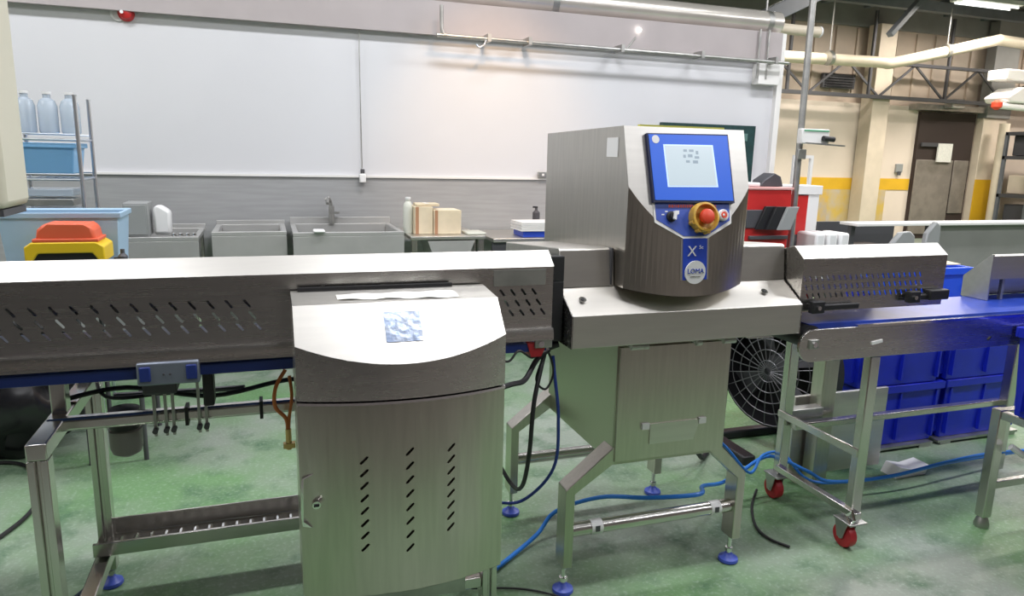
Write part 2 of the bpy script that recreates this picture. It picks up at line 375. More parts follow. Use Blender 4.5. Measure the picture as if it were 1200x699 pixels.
# lamps
first = None
for i, (x, y, pw, c) in enumerate(LAMPS):
    if first is None:
        t = thing('ceiling_light', 'x', 'ceiling light', (x, y, LAMP_Z+.05), 'fluorescent lights under the roof')
        MB().box(x-.7, x+.7, y-.16, y+.16, LAMP_Z+.06, LAMP_Z+.14).build('housing', M['white'], t, bevel=.01)
        for s in (-.08, .08): MB().cyl((x-.66, y+s, LAMP_Z+.035), (x+.66, y+s, LAMP_Z+.035), .016, n=10).build('lamp_tube', M['lampw'], t)
        MB().cyl((x, y, LAMP_Z+.14), (x, y, 4.64), .01, n=6).build('hanger_rod', M['zinc'], t)
        first = t
    else: t = copy_tree(first, loc=(x, y, LAMP_Z+.05))
    rows = {-1.2: 'behind the photographer', 1.6: 'above the conveyors', 4.2: 'before the white wall', 7.2: 'beyond the white wall', 10.0: 'before the far beige wall'}
    t['label'] = 'long white roof light ' + rows[y] + ', ' + ('first', 'second', 'third', 'fourth', 'fifth')[[l[0] for l in LAMPS if l[1] == y].index(x)] + ' from the left'
    ld = bpy.data.lights.new('tube_light', 'AREA'); ld.shape = 'RECTANGLE'; ld.size = 1.4; ld.size_y = .34
    ld.energy = pw; ld.color = c
    lo = bpy.data.objects.new('tube_light', ld); COL.objects.link(lo); lo.parent = t; lo.location = (0, 0, -.06)

t = thing('wall_glow_lamp', 'added warm lamp, out of view, casting the warm patch on the white wall', 'lamp', (1.75, 4.5, 3.5))  # lamp added out of view to throw a warm glow on the wall
MB().lathe((1.75, 4.5, 3.5), [(.16, 0), (.15, .05), (.05, .16), (.03, .22)], 24).build('lamp_shade', M['zinc'], t)
MB().cyl((1.75, 4.5, 3.72), (1.75, 4.5, 4.68), .008, n=6).build('cord', M['black'], t)
ld = bpy.data.lights.new('wall_glow_spot', 'SPOT'); ld.energy = 80; ld.color = (1, .58, .24); ld.shadow_soft_size = .1; ld.spot_size = R(62); ld.spot_blend = 1
lo = bpy.data.objects.new('wall_glow_spot', ld); COL.objects.link(lo); lo.parent = t; lo.location = (0, 0, -.05)
lo.rotation_euler = Vector((0.1, 1.5, -1.75)).to_track_quat('-Z', 'Y').to_euler()

# ================================================================ SHEET-METAL HELPERS
def slot(cx, cz, ln, wd, ang, n=4):               # stadium outline
    ca, sa = cos(ang), sin(ang); pts = []
    for s in (1, -1):
        for k in range(n+1):
            a = -pi/2 + pi*k/n
            u = s*(ln/2-wd/2 + wd/2*cos(a)); v = s*wd/2*sin(a)
            pts.append((cx + u*ca - v*sa, cz + u*sa + v*ca))
    return pts
def foot(root, x, y, ztop, mat_stem=None, label=None):
    s = MB().cyl((x, y, .03), (x, y, ztop), .009, n=12).cyl((x, y, .045), (x, y, .06), .016, n=6).build('leveling_stem', M['chrome'], root)
    d = MB().lathe((x, y, 0), [(.036, 0), (.040, .006), (.038, .016), (.022, .024), (.014, .036)], 24)
    d.build('foot_pad', M['bluefoot'], s); return s

def guard(root, x0, x1, holes, holes_back, y0=2.10, y1=2.56, zb=1.05, zf=1.25, zt=1.296, ends=()):
    fr = MB(); fr.plate([(x0, zb), (x1, zb), (x1, zf), (x0, zf)], holes, lambda u, v, d: (u, y0+d, v), .003)
    fr.build('front_guard', M['steel'], root, smooth=False)
    tp = MB(); prof = [(y0, zf), (y0+.055, zt), (y1, zt-.075), (y1, zt-.078), (y0+.056, zt-.004), (y0+.003, zf-.001)]
    tp.prism(prof, x0-.002, x1+.002, 'x').build('sloping_top', M['satin'], root)
    bk = MB(); bk.plate([(x0, zb), (x1, zb), (x1, zt-.078), (x0, zt-.078)], holes_back, lambda u, v, d: (u, y1-d, v), .003)
    bk.build('rear_guard', M['steel'], root, smooth=False)

# ================================================================ INFEED CONVEYOR
inf = thing('infeed_conveyor', 'long steel infeed conveyor on the left with a slotted guard over its blue belt', 'conveyor', (-.6, 2.42, 0))
ang = R(-52)
hl = []
for r, z in enumerate((1.170, 1.135, 1.103)):
    for i in range(24):
        x = -1.16 + i*.0475 + r*.013
        if x < .0: hl.append(slot(x, z, .031, .0072, ang))
    for i in range(4):
        x = .690 + i*.036 + r*.016 - (.0 if r else 0)
        if x < .835: hl.append(slot(x, z, .028, .0075, ang))
hb = [slot(-1.15+i*.06, z, .036, .013, ang) for z in (1.165, 1.12) for i in range(33)]
guard(inf, -1.35, .862, hl, hb)
MB().prism([(2.085, 1.05), (2.10, 1.052), (2.10, 1.012), (2.078, 1.012), (2.078, 1.032)], -1.35, .862, 'x').build('flange', M['steel'], inf)
MB().prism([(2.095, 1.0), (2.12, 1.008), (2.54, 1.008), (2.565, 1.0), (2.565, .972), (2.54, .964), (2.12, .964), (2.095, .972)], -1.35, .845, 'x').build('belt', M['navy'], inf)  # shaded edge of the blue belt, dark by colour
MB().cyl((.835, 2.11, .99), (.835, 2.56, .99), .028).build('end_roller', M['tube'], inf)
MB().box(.66, .835, 2.097, 2.0995, 1.192, 1.243).build('rating_plate', M['zinc'], inf)
tag(MB().box(.80, .86, 2.082, 2.094, .985, 1.02).build('end_bracket', M['zinc'], inf, bevel=.003), None)
MB().cyl((.82, 2.075, 1.0), (.82, 2.083, 1.0), .010, n=12).build('bolt', M['chrome'], inf)
MB().prism([(.775, 1.005), (.845, .998), (.825, .955), (.79, .955)], 2.09, 2.15, 'y').build('warning_wedge', M['redwheel'], inf)
# side frames
def tslot(x, y, z0, z1, w=.05):
    a = w/2; g = .006
    poly = [(x-a, y-a), (x-g, y-a), (x-g, y-a+.014), (x+g, y-a+.014), (x+g, y-a), (x+a, y-a), (x+a, y+a), (x+g, y+a), (x+g, y+a-.014), (x-g, y+a-.014), (x-g, y+a), (x-a, y+a)]
    return MB().prism(poly, z0, z1, 'z')
for x in (-.605, .655):
    for y in (2.085, 2.72):
        tslot(x, y, .07, .774).build('leg', M['tube'], inf, bevel=.002)
        foot(inf, x, y, .09)
    MB().box(x-.025, x+.025, 2.06, 2.76, .775, .822).build('top_crossbar', M['tube'], inf, bevel=.004)
    MB().box(x-.025, x+.025, 2.11, 2.695, .125, .165).build('lower_crossbar', M['tube'], inf, bevel=.004)
    MB().box(x-.02, x+.02, 2.30, 2.35, .82, .965).build('belt_support', M['tube'], inf, bevel=.003)
MB().box(-.63, .68, 2.235, 2.275, .785, .825).build('rail', M['tube'], inf, bevel=.010)
MB().box(-.63, .68, 2.60, 2.64, .815, .855).build('rail', M['tube'], inf, bevel=.010)
MB().prism([(2.61, .175), (2.73, .175), (2.73, .262), (2.722, .262), (2.722, .20), (2.622, .20), (2.622, .225), (2.61, .225)], -.63, .68, 'x').build('skid_channel', M['tube'], inf, bevel=.002)
for k in range(26): MB().cyl((-.59+k*.048, 2.625, .212), (-.59+k*.048, 2.66, .212), .012, n=10).build('channel_roller', M['chrome'], inf)
MB().box(-.58, .63, 2.07, 2.11, .165, .205).build('front_skid', M['tube'], inf, bevel=.004)
b = MB().box(-.355, -.198, 2.068, 2.112, .957, 1.022).build('sensor_box', mat('blue grey housing', (.22, .25, .31), .4, .5), inf, bevel=.005)
for x in (-.352, -.236): MB().box(x+.004, x+.032, 2.062, 2.069, .970, 1.012).build('end_cap', M['navy'], b, bevel=.003)
for x in (-.288, -.272): MB().cyl((x, 2.0655, .988), (x, 2.070, .988), .003, n=8).build('screw', M['greyd'], b)
for x in (-.345, -.215):
    MB().box(x, x+.03, 2.09, 2.10, 1.022, 1.030).build('clip', M['black'], b)
for x in (-.345, -.315, -.295, -.225, -.205):
    MB().box(x, x+.008, 2.215, 2.225, .755, .96).build('hanger_strap', M['zinc'], inf)
    MB().cyl((x+.004, 2.20, .775), (x+.004, 2.225, .775), .008, n=8).build('bolt', M['greyd'], inf)
MB().box(-.36, -.27, 2.16, 2.30, .90, .962).build('drive_block', M['greyd'], inf, bevel=.006)
MB().box(-.20, -.17, 2.14, 2.20, .86, .99).build('drive_block', M['black'], inf, bevel=.006)
for x in (-.262, -.05):
    MB().box(x, x+.010, 2.230, 2.280, .775, .832).build('cable_tie', M['black'], inf)
mo = MB().lathe((-.44, 2.32, .665), [(.02, .0), (.040, .012), (.046, .03), (.046, .085), (.040, .09)], 24).build('drive_motor', mat('grey motor casing', (.20, .19, .18), .45), inf)
MB().lathe((-.44, 2.32, .755), [(.042, 0), (.044, .02), (.044, .06), (.03, .065)], 24).build('motor_collar', M['black'], mo)
MB().box(-.02, .06, 2.30, 2.40, .915, .963).build('blue_block', M['blue'], inf, bevel=.004)
MB().tube([(.03, 2.16, .95), (.0, 2.15, .90), (-.004, 2.15, .84), (.025, 2.15, .80), (.03, 2.15, .76)], .006, 8).tube([(.04, 2.16, .93), (.045, 2.15, .87), (.035, 2.15, .80), (.032, 2.15, .76)], .005, 8).build('air_hose', M['orange'], inf)
MB().cyl((.031, 2.15, .70), (.031, 2.15, .765), .009, n=10).box(.015, .05, 2.14, 2.16, .705, .72).build('hose_fitting', M['brass'], inf)
MB().tube([(-.62, 2.4, .83), (-.45, 2.45, .84), (-.2, 2.42, .80), (.05, 2.44, .83), (.3, 2.43, .82)], .008, 8).tube([(-.50, 2.66, .90), (-.56, 2.60, .86), (-.5, 2.4, .83), (-.33, 2.3, .86)], .006, 8).build('machine_cable', M['black'], inf)
MB().tube([(-.5, 2.5, .80), (-.3, 2.52, .79), (-.1, 2.48, .80)], .010, 8).build('machine_cable', M['greyd'], inf)

# ================================================================ CONTROL CABINET
cab = thing('control_cabinet', 'brushed steel control cabinet with bowed front and three columns of slots', 'cabinet', (.335, 1.98, .385))
XL, XR, XC, HW = .05, .62, .335, .285
def cyb(x): return 1.795 + .05*((x-XC)/HW)**2
NB = 24
def bowbody(mb, z0, z1, yb, yf=cyb, xl=XL, xr=XR):
    xs = [xl + (xr-xl)*i/NB for i in range(NB+1)]
    poly = [(x, yf(x)) for x in xs] + [(xr, yb), (xl, yb)]
    return mb.prism(poly, z0, z1, 'z')
bowbody(MB(), .385, .935, 2.06, lambda x: cyb(x)+.012).build('body', M['steelv'], cab, bevel=.002)
# door sheet with real slots, following the bow
sl = []
for x, za, zb in ((.215, .790, .535), (.337, .805, .520), (.454, .800, .560)):
    for i in range(8): sl.append(slot(x, za - (za-zb)*i/7, .030, .0075, R(45)))
xs = [XL+.001 + (XR-XL-.002)*i/NB for i in range(NB+1)]
dp = MB()
zs = [.388, .50, .62, .72, .84, .944]
# split into vertical strips so the sheet can bend: strips carrying slots are tessellated with them
bounds = [XL+.001, .12, .19, .24, .31, .365, .43, .48, .55, XR-.001]
for a, b in zip(bounds[:-1], bounds[1:]):
    hs = [h for h in sl if a < sum(p[0] for p in h)/len(h) < b]
    n = 5
    outer = [(a+(b-a)*i/n, .388) for i in range(n+1)] + [(b-(b-a)*i/n, .944) for i in range(n+1)]
    dp.plate(outer, hs, lambda u, v, d: (u, cyb(u)+d-.001, v), .005)
do = dp.build('door', M['steelv'], cab, fix=False, smooth=False)
bowbody(MB(), .9455, .9525, 1.99, lambda x: cyb(x)-.005).build('drip_edge', M['chrome'], cab)
# lock with its bright pressed recess
lk = MB().cyl((.090, 1.815, .672), (.090, 1.838, .672), .011, n=20).build('lock', M['chrome'], do)
MB().box(.083, .097, 1.812, 1.8155, .669, .675).build('key_slot', M['black'], lk)
MB().prism([(.052, .72), (.056, .745), (.085, .757), (.082, .752), (.060, .742), (.056, .62), (.078, .600), (.054, .607), (.050, .64)], 1.832, 1.844, 'y').build('door_latch_rim', M['chrome'], do)
# top: bowed band cut by the sloping lid plane
def lidz(y): return 1.103 + (y-1.845)*1.03
lid = MB()
xs = [XL + (XR-XL)*i/NB for i in range(NB+1)]
lid.grid(lambda u, v: (XL+(XR-XL)*u, cyb(XL+(XR-XL)*u), .956 + (lidz(cyb(XL+(XR-XL)*u))-.956)*v), NB, 1)
lid.add([(XL, 2.11, .956), (XL, cyb(XL), .956), (XL, cyb(XL), lidz(cyb(XL))), (XL, 1.93, 1.192), (XL, 2.11, 1.203)], [(0, 1, 2, 3, 4)])
lid.add([(XR, 2.11, .956), (XR, cyb(XR), .956), (XR, cyb(XR), lidz(cyb(XR))), (XR, 1.93, 1.192), (XR, 2.07, 1.203), (XR, 2.07, .956)], [(0, 5, 4, 3, 2, 1)])
lid.grid(lambda u, v: (XL+(XR-XL)*u, 2.085+.0*u, .956+.247*v), NB, 1)
lid.grid(lambda u, v: (XL+(XR-XL)*u, cyb(XL+(XR-XL)*u)+(2.085-cyb(XL+(XR-XL)*u))*v, .956), NB, 1)
lid.build('head_band', M['steel'], cab, fix=False, smooth=False)
lt = MB(); lt.grid(lambda u, v: (XL+(XR-XL)*u, cyb(XL+(XR-XL)*u)+(1.93-cyb(XL+(XR-XL)*u))*v, lidz(cyb(XL+(XR-XL)*u))+(1.192-lidz(cyb(XL+(XR-XL)*u)))*v+.0005), NB, 2)
lt.build('sloping_lid', M['satin'], cab, fix=False)
MB().prism([(1.93, 1.1925), (2.085, 1.2035), (2.085, 1.18), (1.93, 1.17)], XL, XR, 'x').build('lid_top', M['satin'], cab)
MB().box(XL+.02, XR-.1, 2.072, 2.086, 1.203, 1.213).build('rear_gasket', M['black'], cab)
# crinkled film over the display window
nrm = Vector((0, -1.03, 1)).normalized()
def onlid(x, y, h=0): return Vector((x, y, lidz(y))) + nrm*h
fm = MB(); random.seed(3)
jit = [[random.uniform(-.001, .0014) for _ in range(13)] for _ in range(11)]
fm.grid(lambda u, v: onlid(.285+.100*u+.006*(1-v)*0, 1.842+.066*v, .002+jit[int(v*10)][int(u*12)]), 12, 10)
tag(fm.build('display_film', M['foil'], cab, fix=False), 'crinkled blue protective film over the display window')
MB().box(.12, .20, 2.06, 2.11, .79, .82).box(.45, .53, 2.06, 2.24, .79, .82).box(.12, .20, 2.06, 2.24, .79, .82).build('mounting_bracket', M['zinc'], cab)
MB().box(.10, .57, 2.06, 2.075, .17, .40).build('rear_mounting_plate', M['zinc'], cab)
# paper sheet lying on the cabinet
pp = MB(); random.seed(5)
edge = [random.uniform(-.004, .004) for _ in range(21)]
def pf(u, v):
    x = .17 + .34*u - .02*v*0 + .03*(u-.5)*v*0
    y = 1.945 + .02*(1-u)*(1-v) + .075*v + edge[int(u*20)]*(1-v)
    return (x, y, 1.1925 + (y-1.93)*.071 + .0025 + .0015*sin(u*19+v*4))
pp.grid(pf, 20, 3)
o = pp.build('paper_sheet', M['paper'], org=(.34, 1.98, 1.2), fix=False)
tag(o, 'creased white printed sheet lying along the top of the steel control cabinet', 'paper')
for j in range(7):
    pass

# ================================================================ INSPECTION MACHINE
ins = thing('inspection_machine', 'steel inspection machine with blue touch screen head on a four legged stand', 'machine', (1.36, 2.5, 0))
# legs
for y in (2.20, 2.81):
    for s, xf, xk, xt in ((1, .985, .968, 1.155), (-1, 1.712, 1.732, 1.565)):
        # vertical tube
        m = MB(); d = .0375
        xa, xb = (xk, xk+.036*s)
        kz = .425 if s > 0 else .40
        # profile in xz: vertical then diagonal, swept in y
        dx = .036*s
        poly = [(xk, .075), (xk+dx, .075), (xk+dx, kz-.015), (xt+.012*s, .545-.03), (xt+.012*s, .60), (xk, kz+.005)]
        poly = [(xk, .115), (xk+dx, .115), (xk+dx, kz-.018), (xt+.03*s, .53), (xt+.03*s, .60), (xk, kz)]
        m.prism(poly, y-d, y+d, 'y'); m.build('leg', M['steelv'], ins, bevel=.003)
        foot(ins, xk+.018*s, y, .12)
MB().cyl((1.0, 2.20, .247), (1.70, 2.20, .247), .026, n=24).build('front_crossbar', M['tube'], ins)
MB().cyl((1.0, 2.81, .262), (1.70, 2.81, .262), .026, n=24).build('rear_crossbar', M['tube'], ins)
for x in (1.085, 1.60):
    g = MB().cyl((x, 2.20, .247), (x+.045, 2.20, .247), .028, n=24).build('bar_label', M['white'], ins)
    MB().box(x+.012, x+.03, 2.1705, 2.173, .240, .262).build('label_mark', M['greyd'], g)
# lower box
MB().box(1.145, 1.612, 2.165, 2.80, .50, .965).build('lower_box', mat('olive toned steel', (.47, .46, .38), .32, 1, bscale=8, stretch=(14, 14, 1), rvar=.02), ins, bevel=.004)
MB().box(1.150, 1.608, 2.155, 2.166, .515, .945).build('access_door', M['steelv'], ins, bevel=.002)
MB().prism([(1.285, .650), (1.495, .650), (1.470, .572), (1.285, .572)], 2.150, 2.156, 'y').build('silver_label', M['satin'], ins)
for x in (1.262, 1.50): MB().box(x-.012, x+.018, 2.146, 2.156, .632, .655).build('tape_tab', M['white'], ins)
for x, w_ in ((1.17, .05), (1.215, .022), (1.43, .022), (1.545, .05)):
    MB().cyl((x, 2.12, .955), (x+w_, 2.12, .955), .011, n=12).box(x+.005, x+w_-.005, 2.12, 2.165, .950, .962).build('door_hinge', M['trimw'], ins)
# chassis above the box
MB().box(.955, 1.835, 2.20, 2.80, .968, 1.14).build('chassis', M['steel'], ins, bevel=.003)
cv = MB().prism([(2.078, .975), (2.078, 1.085), (2.195, 1.160), (2.25, 1.160), (2.25, 1.150), (2.199, 1.150), (2.086, 1.080), (2.086, .975)], .925, 1.845, 'x').build('front_cover', M['satin'], ins, bevel=.002)
for x in (.925, 1.841): MB().prism([(2.078, .975), (2.078, 1.085), (2.195, 1.160), (2.25, 1.160), (2.25, .975)], x, x+.004, 'x').build('cover_end', M['steel'], ins)
for x in (.985, 1.715):
    nd = Vector((0, -.54, .84)).normalized(); c = Vector((x, 2.137, 1.124))
    s_ = MB().cyl(c-nd*.002, c+nd*.007, .013, n=24).build('cover_screw', M['chrome'], ins)
    MB().cyl(c+nd*.0065, c+nd*.0085, .007, n=6).build('hex_socket', M['black'], s_)
# tunnel boxes left and right of the head
for x0, x1 in ((.925, 1.128), (1.612, 1.845)):
    MB().prism([(2.19, 1.160), (2.205, 1.287), (2.22, 1.293), (2.78, 1.245), (2.78, 1.150)], x0, x1, 'x').build('tunnel_cover', M['satin'], ins, bevel=.003)
MB().box(1.112, 1.119, 2.19, 2.215, 1.165, 1.292).build('tunnel_seam', M['greyd'], ins)
MB().box(.872, .922, 2.15, 2.60, .985, 1.19).box(.872, .922, 2.15, 2.175, 1.19, 1.275).build('entry_curtain', M['darkgap'], ins, bevel=.003)
# head
HL, HR, HC, HHW = 1.130, 1.602, 1.366, .236
def hy(x): return 2.080 + .048*((x-HC)/HHW)**2
def planez(y): return 1.334 + (y-2.079)*3.49
def py(z): return 2.079 + (z-1.334)/3.49
hd = MB()
xs = [HL + (HR-HL)*i/28 for i in range(29)]
ZB = 1.158
def hz(x): return planez(hy(x))
def zb(x): return 1.163 - .024*(1-((x-HC)/HHW)**2)
def yb(x): return hy(x) - .022*(1-((x-HC)/HHW)**2)
hd.grid(lambda u, v: (HL+(HR-HL)*u, yb(HL+(HR-HL)*u)*(1-v)+hy(HL+(HR-HL)*u)*v, zb(HL+(HR-HL)*u)+(hz(HL+(HR-HL)*u)-zb(HL+(HR-HL)*u))*v), 28, 1)       # lower bowed face
hd.grid(lambda u, v: (HL+(HR-HL)*u, yb(HL+(HR-HL)*u)*(1-v)+2.87*v, zb(HL+(HR-HL)*u)*(1-v)+ZB*v), 28, 1)
for x in (HL, HR): hd.add([(x, yb(x), zb(x)), (x, hy(x), hz(x)), (x, py(1.703), 1.703), (x, 2.87, 1.69), (x, 2.87, ZB)], [(0, 1, 2, 3, 4)])
hd.add([(HL, 2.87, ZB), (HR, 2.87, ZB), (HR, 2.87, 1.69), (HL, 2.87, 1.69)], [(0, 1, 2, 3)])
hd.add([(HL, py(1.703), 1.703), (HR, py(1.703), 1.703), (HR, 2.87, 1.69), (HL, 2.87, 1.69)], [(0, 1, 2, 3)])
hob = hd.build('head_housing', M['steelv'], ins, fix=False, smooth=False)
uf = MB(); uf.grid(lambda u, v: (HL+(HR-HL)*u, hy(HL+(HR-HL)*u)+(py(1.703)-hy(HL+(HR-HL)*u))*v, hz(HL+(HR-HL)*u)+(1.703-hz(HL+(HR-HL)*u))*v), 28, 6)
uf.build('sloping_front', M['satin'], ins, fix=False, smooth=False)
MB().box(HL+.06, HR-.08, 2.186, 2.20, 1.698, 1.709).build('yellow_seal', mat('pale yellow seal', (.62, .62, .12), .5), ins)
# side sticker
MB().box(HL-.002, HL+.001, 2.215, 2.30, 1.60, 1.665).build('side_sticker', M['white'], ins)
hnd = Vector((0, -3.49, 1)).normalized()   # outward normal of the sloping front
def onp(x, z, h=0): return Vector((x, py(z), z)) + Vector((0, -3.49, 1)).normalized()*h
def slab(poly, h0, h1, name, m, parent, bevel=0):
    mb = MB(); n = len(poly)
    vs = [onp(x, z, h) for h in (h0, h1) for x, z in poly]
    mb.add(vs, [tuple(range(n-1, -1, -1)), tuple(range(n, 2*n))] + [(k, (k+1) % n, n+(k+1) % n, n+k) for k in range(n)])
    return mb.build(name, m, parent, bevel=bevel, smooth=False)
slab([(1.205, 1.677), (1.524, 1.682), (1.528, 1.450), (1.211, 1.452)], .0005, .014, 'screen_bezel', M['bezel'], ins)
sp = slab([(1.211, 1.673), (1.519, 1.677), (1.522, 1.457), (1.217, 1.459)], .014, .016, 'touch_panel', M['blue'], ins)
slab([(1.263, 1.641), (1.457, 1.643), (1.465, 1.502), (1.268, 1.501)], .0161, .0168, 'screen_border', M['screenedge'], sp)
slab([(1.268, 1.637), (1.452, 1.639), (1.459, 1.507), (1.273, 1.506)], .0169, .0175, 'display', M['screen'], sp)
random.seed(11)
mk = MB()
for (a, b, c, d) in ((1.338, 1.352, 1.618, 1.626), (1.36, 1.378, 1.618, 1.626), (1.386, 1.396, 1.610, 1.622), (1.336, 1.346, 1.598, 1.608), (1.354, 1.372, 1.600, 1.610), (1.380, 1.398, 1.596, 1.604), (1.345, 1.360, 1.582, 1.590), (1.372, 1.392, 1.580, 1.590)):
    vs = [onp(x, z, .0178) for x, z in ((a, c), (b, c), (b, d), (a, d))]; mk.add(vs, [(0, 1, 2, 3)])
mk.build('display_marks', M['screenmark'], sp, fix=False)
def disc(x, z, r, h0, h1, name, m, parent, n=28):
    return MB().cyl(onp(x, z, h0), onp(x, z, h1), r, n=n).build(name, m, parent)
disc(1.236, 1.657, .014, .0162, .0168, 'round_emblem', M['white'], sp)
UX, UZ = (1, 0, 0), Vector((0, 1/3.49, 1)).normalized()
# lower blue control fascia
poly = [(1.222, 1.455), (1.222, 1.398), (1.322, 1.343), (1.412, 1.343), (1.508, 1.393), (1.513, 1.455)]
slab([(1.214, 1.455), (1.216, 1.388), (1.320, 1.3345), (1.414, 1.3345), (1.516, 1.384), (1.520, 1.455)], .0003, .0025, 'fascia_rim', M['trimw'], ins)
fa = slab(poly, .0026, .004, 'control_fascia', mat('blue fascia', (.05, .10, .45), .35), ins)
# tail on the bowed face
def fy(x, z):                                     # depth of the bowed lower front
    t = (z-zb(x))/(hz(x)-zb(x)); return yb(x)*(1-t)+hy(x)*t
def bowslab(xa, xb, za_, zb_, h0, h1, name, m, parent):
    mb = MB(); n = 8
    for h in (h0, h1):
        mb.grid(lambda u, v, h=h: (xa+(xb-xa)*u, fy(xa+(xb-xa)*u, za_+(zb_-za_)*v)-h, za_+(zb_-za_)*v), n, 1)
    k = 2*(n+1)
    mb.f += [(0, n+1, k+n+1, k), (n, k+n, k+2*n+1, 2*n+1)] + [(i, k+i, k+i+1, i+1) for i in range(n)] + [(n+1+i, n+2+i, k+n+2+i, k+n+1+i) for i in range(n)]
    return mb.build(name, m, parent, smooth=False)
bowslab(1.312, 1.422, 1.196, 1.334, .0003, .0022, 'tail_rim', M['satin'], ins)
tl = bowslab(1.320, 1.414, 1.196, 1.336, .0023, .004, 'tail_panel', M['blue2'], ins)
text('tail_letter', 'X', .050, M['white'], tl, (1.352, fy(1.352, 1.27)-.0052, 1.292), (1, 0, 0), (0, 0, 1))
text('tail_figure', '5c', .018, M['white'], tl, (1.388, fy(1.388, 1.29)-.0052, 1.306), (1, 0, 0), (0, 0, 1))
LY = fy(1.365, 1.19)-.003
lg = MB().cyl((1.365, LY+.002, 1.222), (1.365, LY-.002, 1.222), .040, n=40).build('logo_disc', M['white'], tl)
text('logo_text', 'LOMA', .0235, M['blue2'], lg, (1.365, LY-.0028, 1.226), (1, 0, 0), (0, 0, 1))
MB().box(1.345, 1.385, LY-.003, LY-.0018, 1.207, 1.209).build('logo_rule', M['zinc'], lg)
# red lettering line too small to read: a row of short strokes
rl = MB(); random.seed(2); x = 1.272
while x < 1.455:
    w_ = random.uniform(.003, .008)
    vs = [onp(a, b, .0045) for a, b in ((x, 1.4365), (x+w_, 1.4365), (x+w_, 1.446), (x, 1.446))]; rl.add(vs, [(0, 1, 2, 3)]); x += w_ + .003
rl.build('red_caption_strokes', M['red'], fa, fix=False)
# emergency stop
EX, EZ = 1.395, 1.401
es = MB().lathe(onp(EX, EZ, .004), [(.050, 0), (.052, .010), (.050, .032), (.043, .034), (.040, .018), (.030, .014), (.01, .014)], 32, hnd).build('emergency_stop', M['estopy'], ins)
MB().lathe(onp(EX, EZ, .016), [(.016, 0), (.016, .012), (.024, .016), (.026, .024), (.024, .032), (.015, .036), (.002, .037)], 28, hnd).build('stop_button', M['red'], es)
for k in range(3):
    a = R(200+k*40); MB().cyl(onp(EX+.048*cos(a), EZ+.048*sin(a), .006), onp(EX+.048*cos(a), EZ+.048*sin(a), .03), .008, n=10).build('guard_lug', M['estopy'], es)
sw = MB().lathe(onp(1.278, 1.407, .004), [(.018, 0), (.018, .006), (.012, .008), (.011, .018), (.003, .019)], 24, hnd).build('key_switch', M['black'], ins)
slab([(1.274, 1.397), (1.284, 1.393), (1.290, 1.418), (1.280, 1.422)], .018, .028, 'switch_lever', M['white'], sw)
slab([(1.286, 1.412), (1.300, 1.412), (1.302, 1.424), (1.288, 1.424)], .010, .020, 'switch_key', M['white'], sw)
for x, z in ((1.248, 1.414), (1.262, 1.424), (1.306, 1.424)): slab([(x-.005, z-.002), (x+.005, z-.002), (x+.005, z+.002), (x-.005, z+.002)], .0041, .0046, 'white_mark', M['white'], fa)
pb = MB().lathe(onp(1.479, 1.410, .004), [(.020, 0), (.020, .010), (.016, .013), (.015, .012)], 24, hnd).build('push_button', M['white'], ins)
disc(1.479, 1.410, .011, .016, .019, 'button_cap', M['red'], pb)
disc(1.476, 1.410, .004, .019, .020, 'button_mark', M['white'], pb)
# right side boxes of the chassis
MB().box(1.835, 1.86, 2.16, 2.5, 1.0, 1.13).build('exit_plate', M['greyd'], ins)
# connectors on the left underside
for (x, y, z) in ((.90, 2.18, .955), (.905, 2.22, .945)):
    MB().cyl((x-.06, y, z-.01), (x+.02, y, z+.015), .014, n=12).build('cable_connector', M['black'], ins)
MB().tube([(1.62, 2.6, .95), (1.70, 2.58, .90), (1.80, 2.5, .88), (1.95, 2.5, .86)], .004, 6).build('copper_wire', M['orange'], ins)

# ================================================================ OUTFEED CONVEYOR
out = thing('outfeed_conveyor', 'steel outfeed conveyor on the right with blue belt, slotted guard and two castors', 'conveyor', (2.6, 2.25, 0))
hr = []
for r, z in enumerate((1.176, 1.143, 1.110)):
    for i in range(22):
        x = 1.862 + i*.0265 + r*.010
        if x < 2.50: hr.append(slot(x, z, .024, .0075, R(-62)))
hbr = [slot(1.88+i*.035, z, .026, .010, R(-62)) for z in (1.165, 1.12) for i in range(18)]
guard(out, 1.850, 2.548, hr, hbr, y1=2.42, zt=1.292)
MB().prism([(2.103, 1.05), (2.103, 1.249), (2.155, 1.288), (2.30, 1.252), (2.30, 1.05)], 1.851, 1.854, 'x').build('guard_end', M['steel'], out)
for (xa, xb, z) in ((1.885, 2.105, 1.068), (2.345, 2.535, 1.088)):
    c = MB().box(xa, xb, 2.072, 2.092, z-.010, z+.012).build('toggle_latch', M['black'], out, bevel=.004)
    MB().box(xa-.005, xa+.05, 2.062, 2.088, z-.018, z+.028).build('latch_base', M['black'], c, bevel=.004)
    MB().cyl((xa+.02, 2.055, z+.004), (xa+.02, 2.064, z+.004), .008, n=14).build('latch_rivet', M['chrome'], c)
MB().box(2.44, 2.54, 2.06, 2.09, 1.078, 1.118).build('toggle_latch', M['black'], out, bevel=.005)
MB().prism([(2.09, .985), (2.095, 1.003), (2.40, 1.003), (2.415, .985), (2.40, .955), (2.10, .955)], 1.90, 4.3, 'x').build('belt', M['belt'], out)
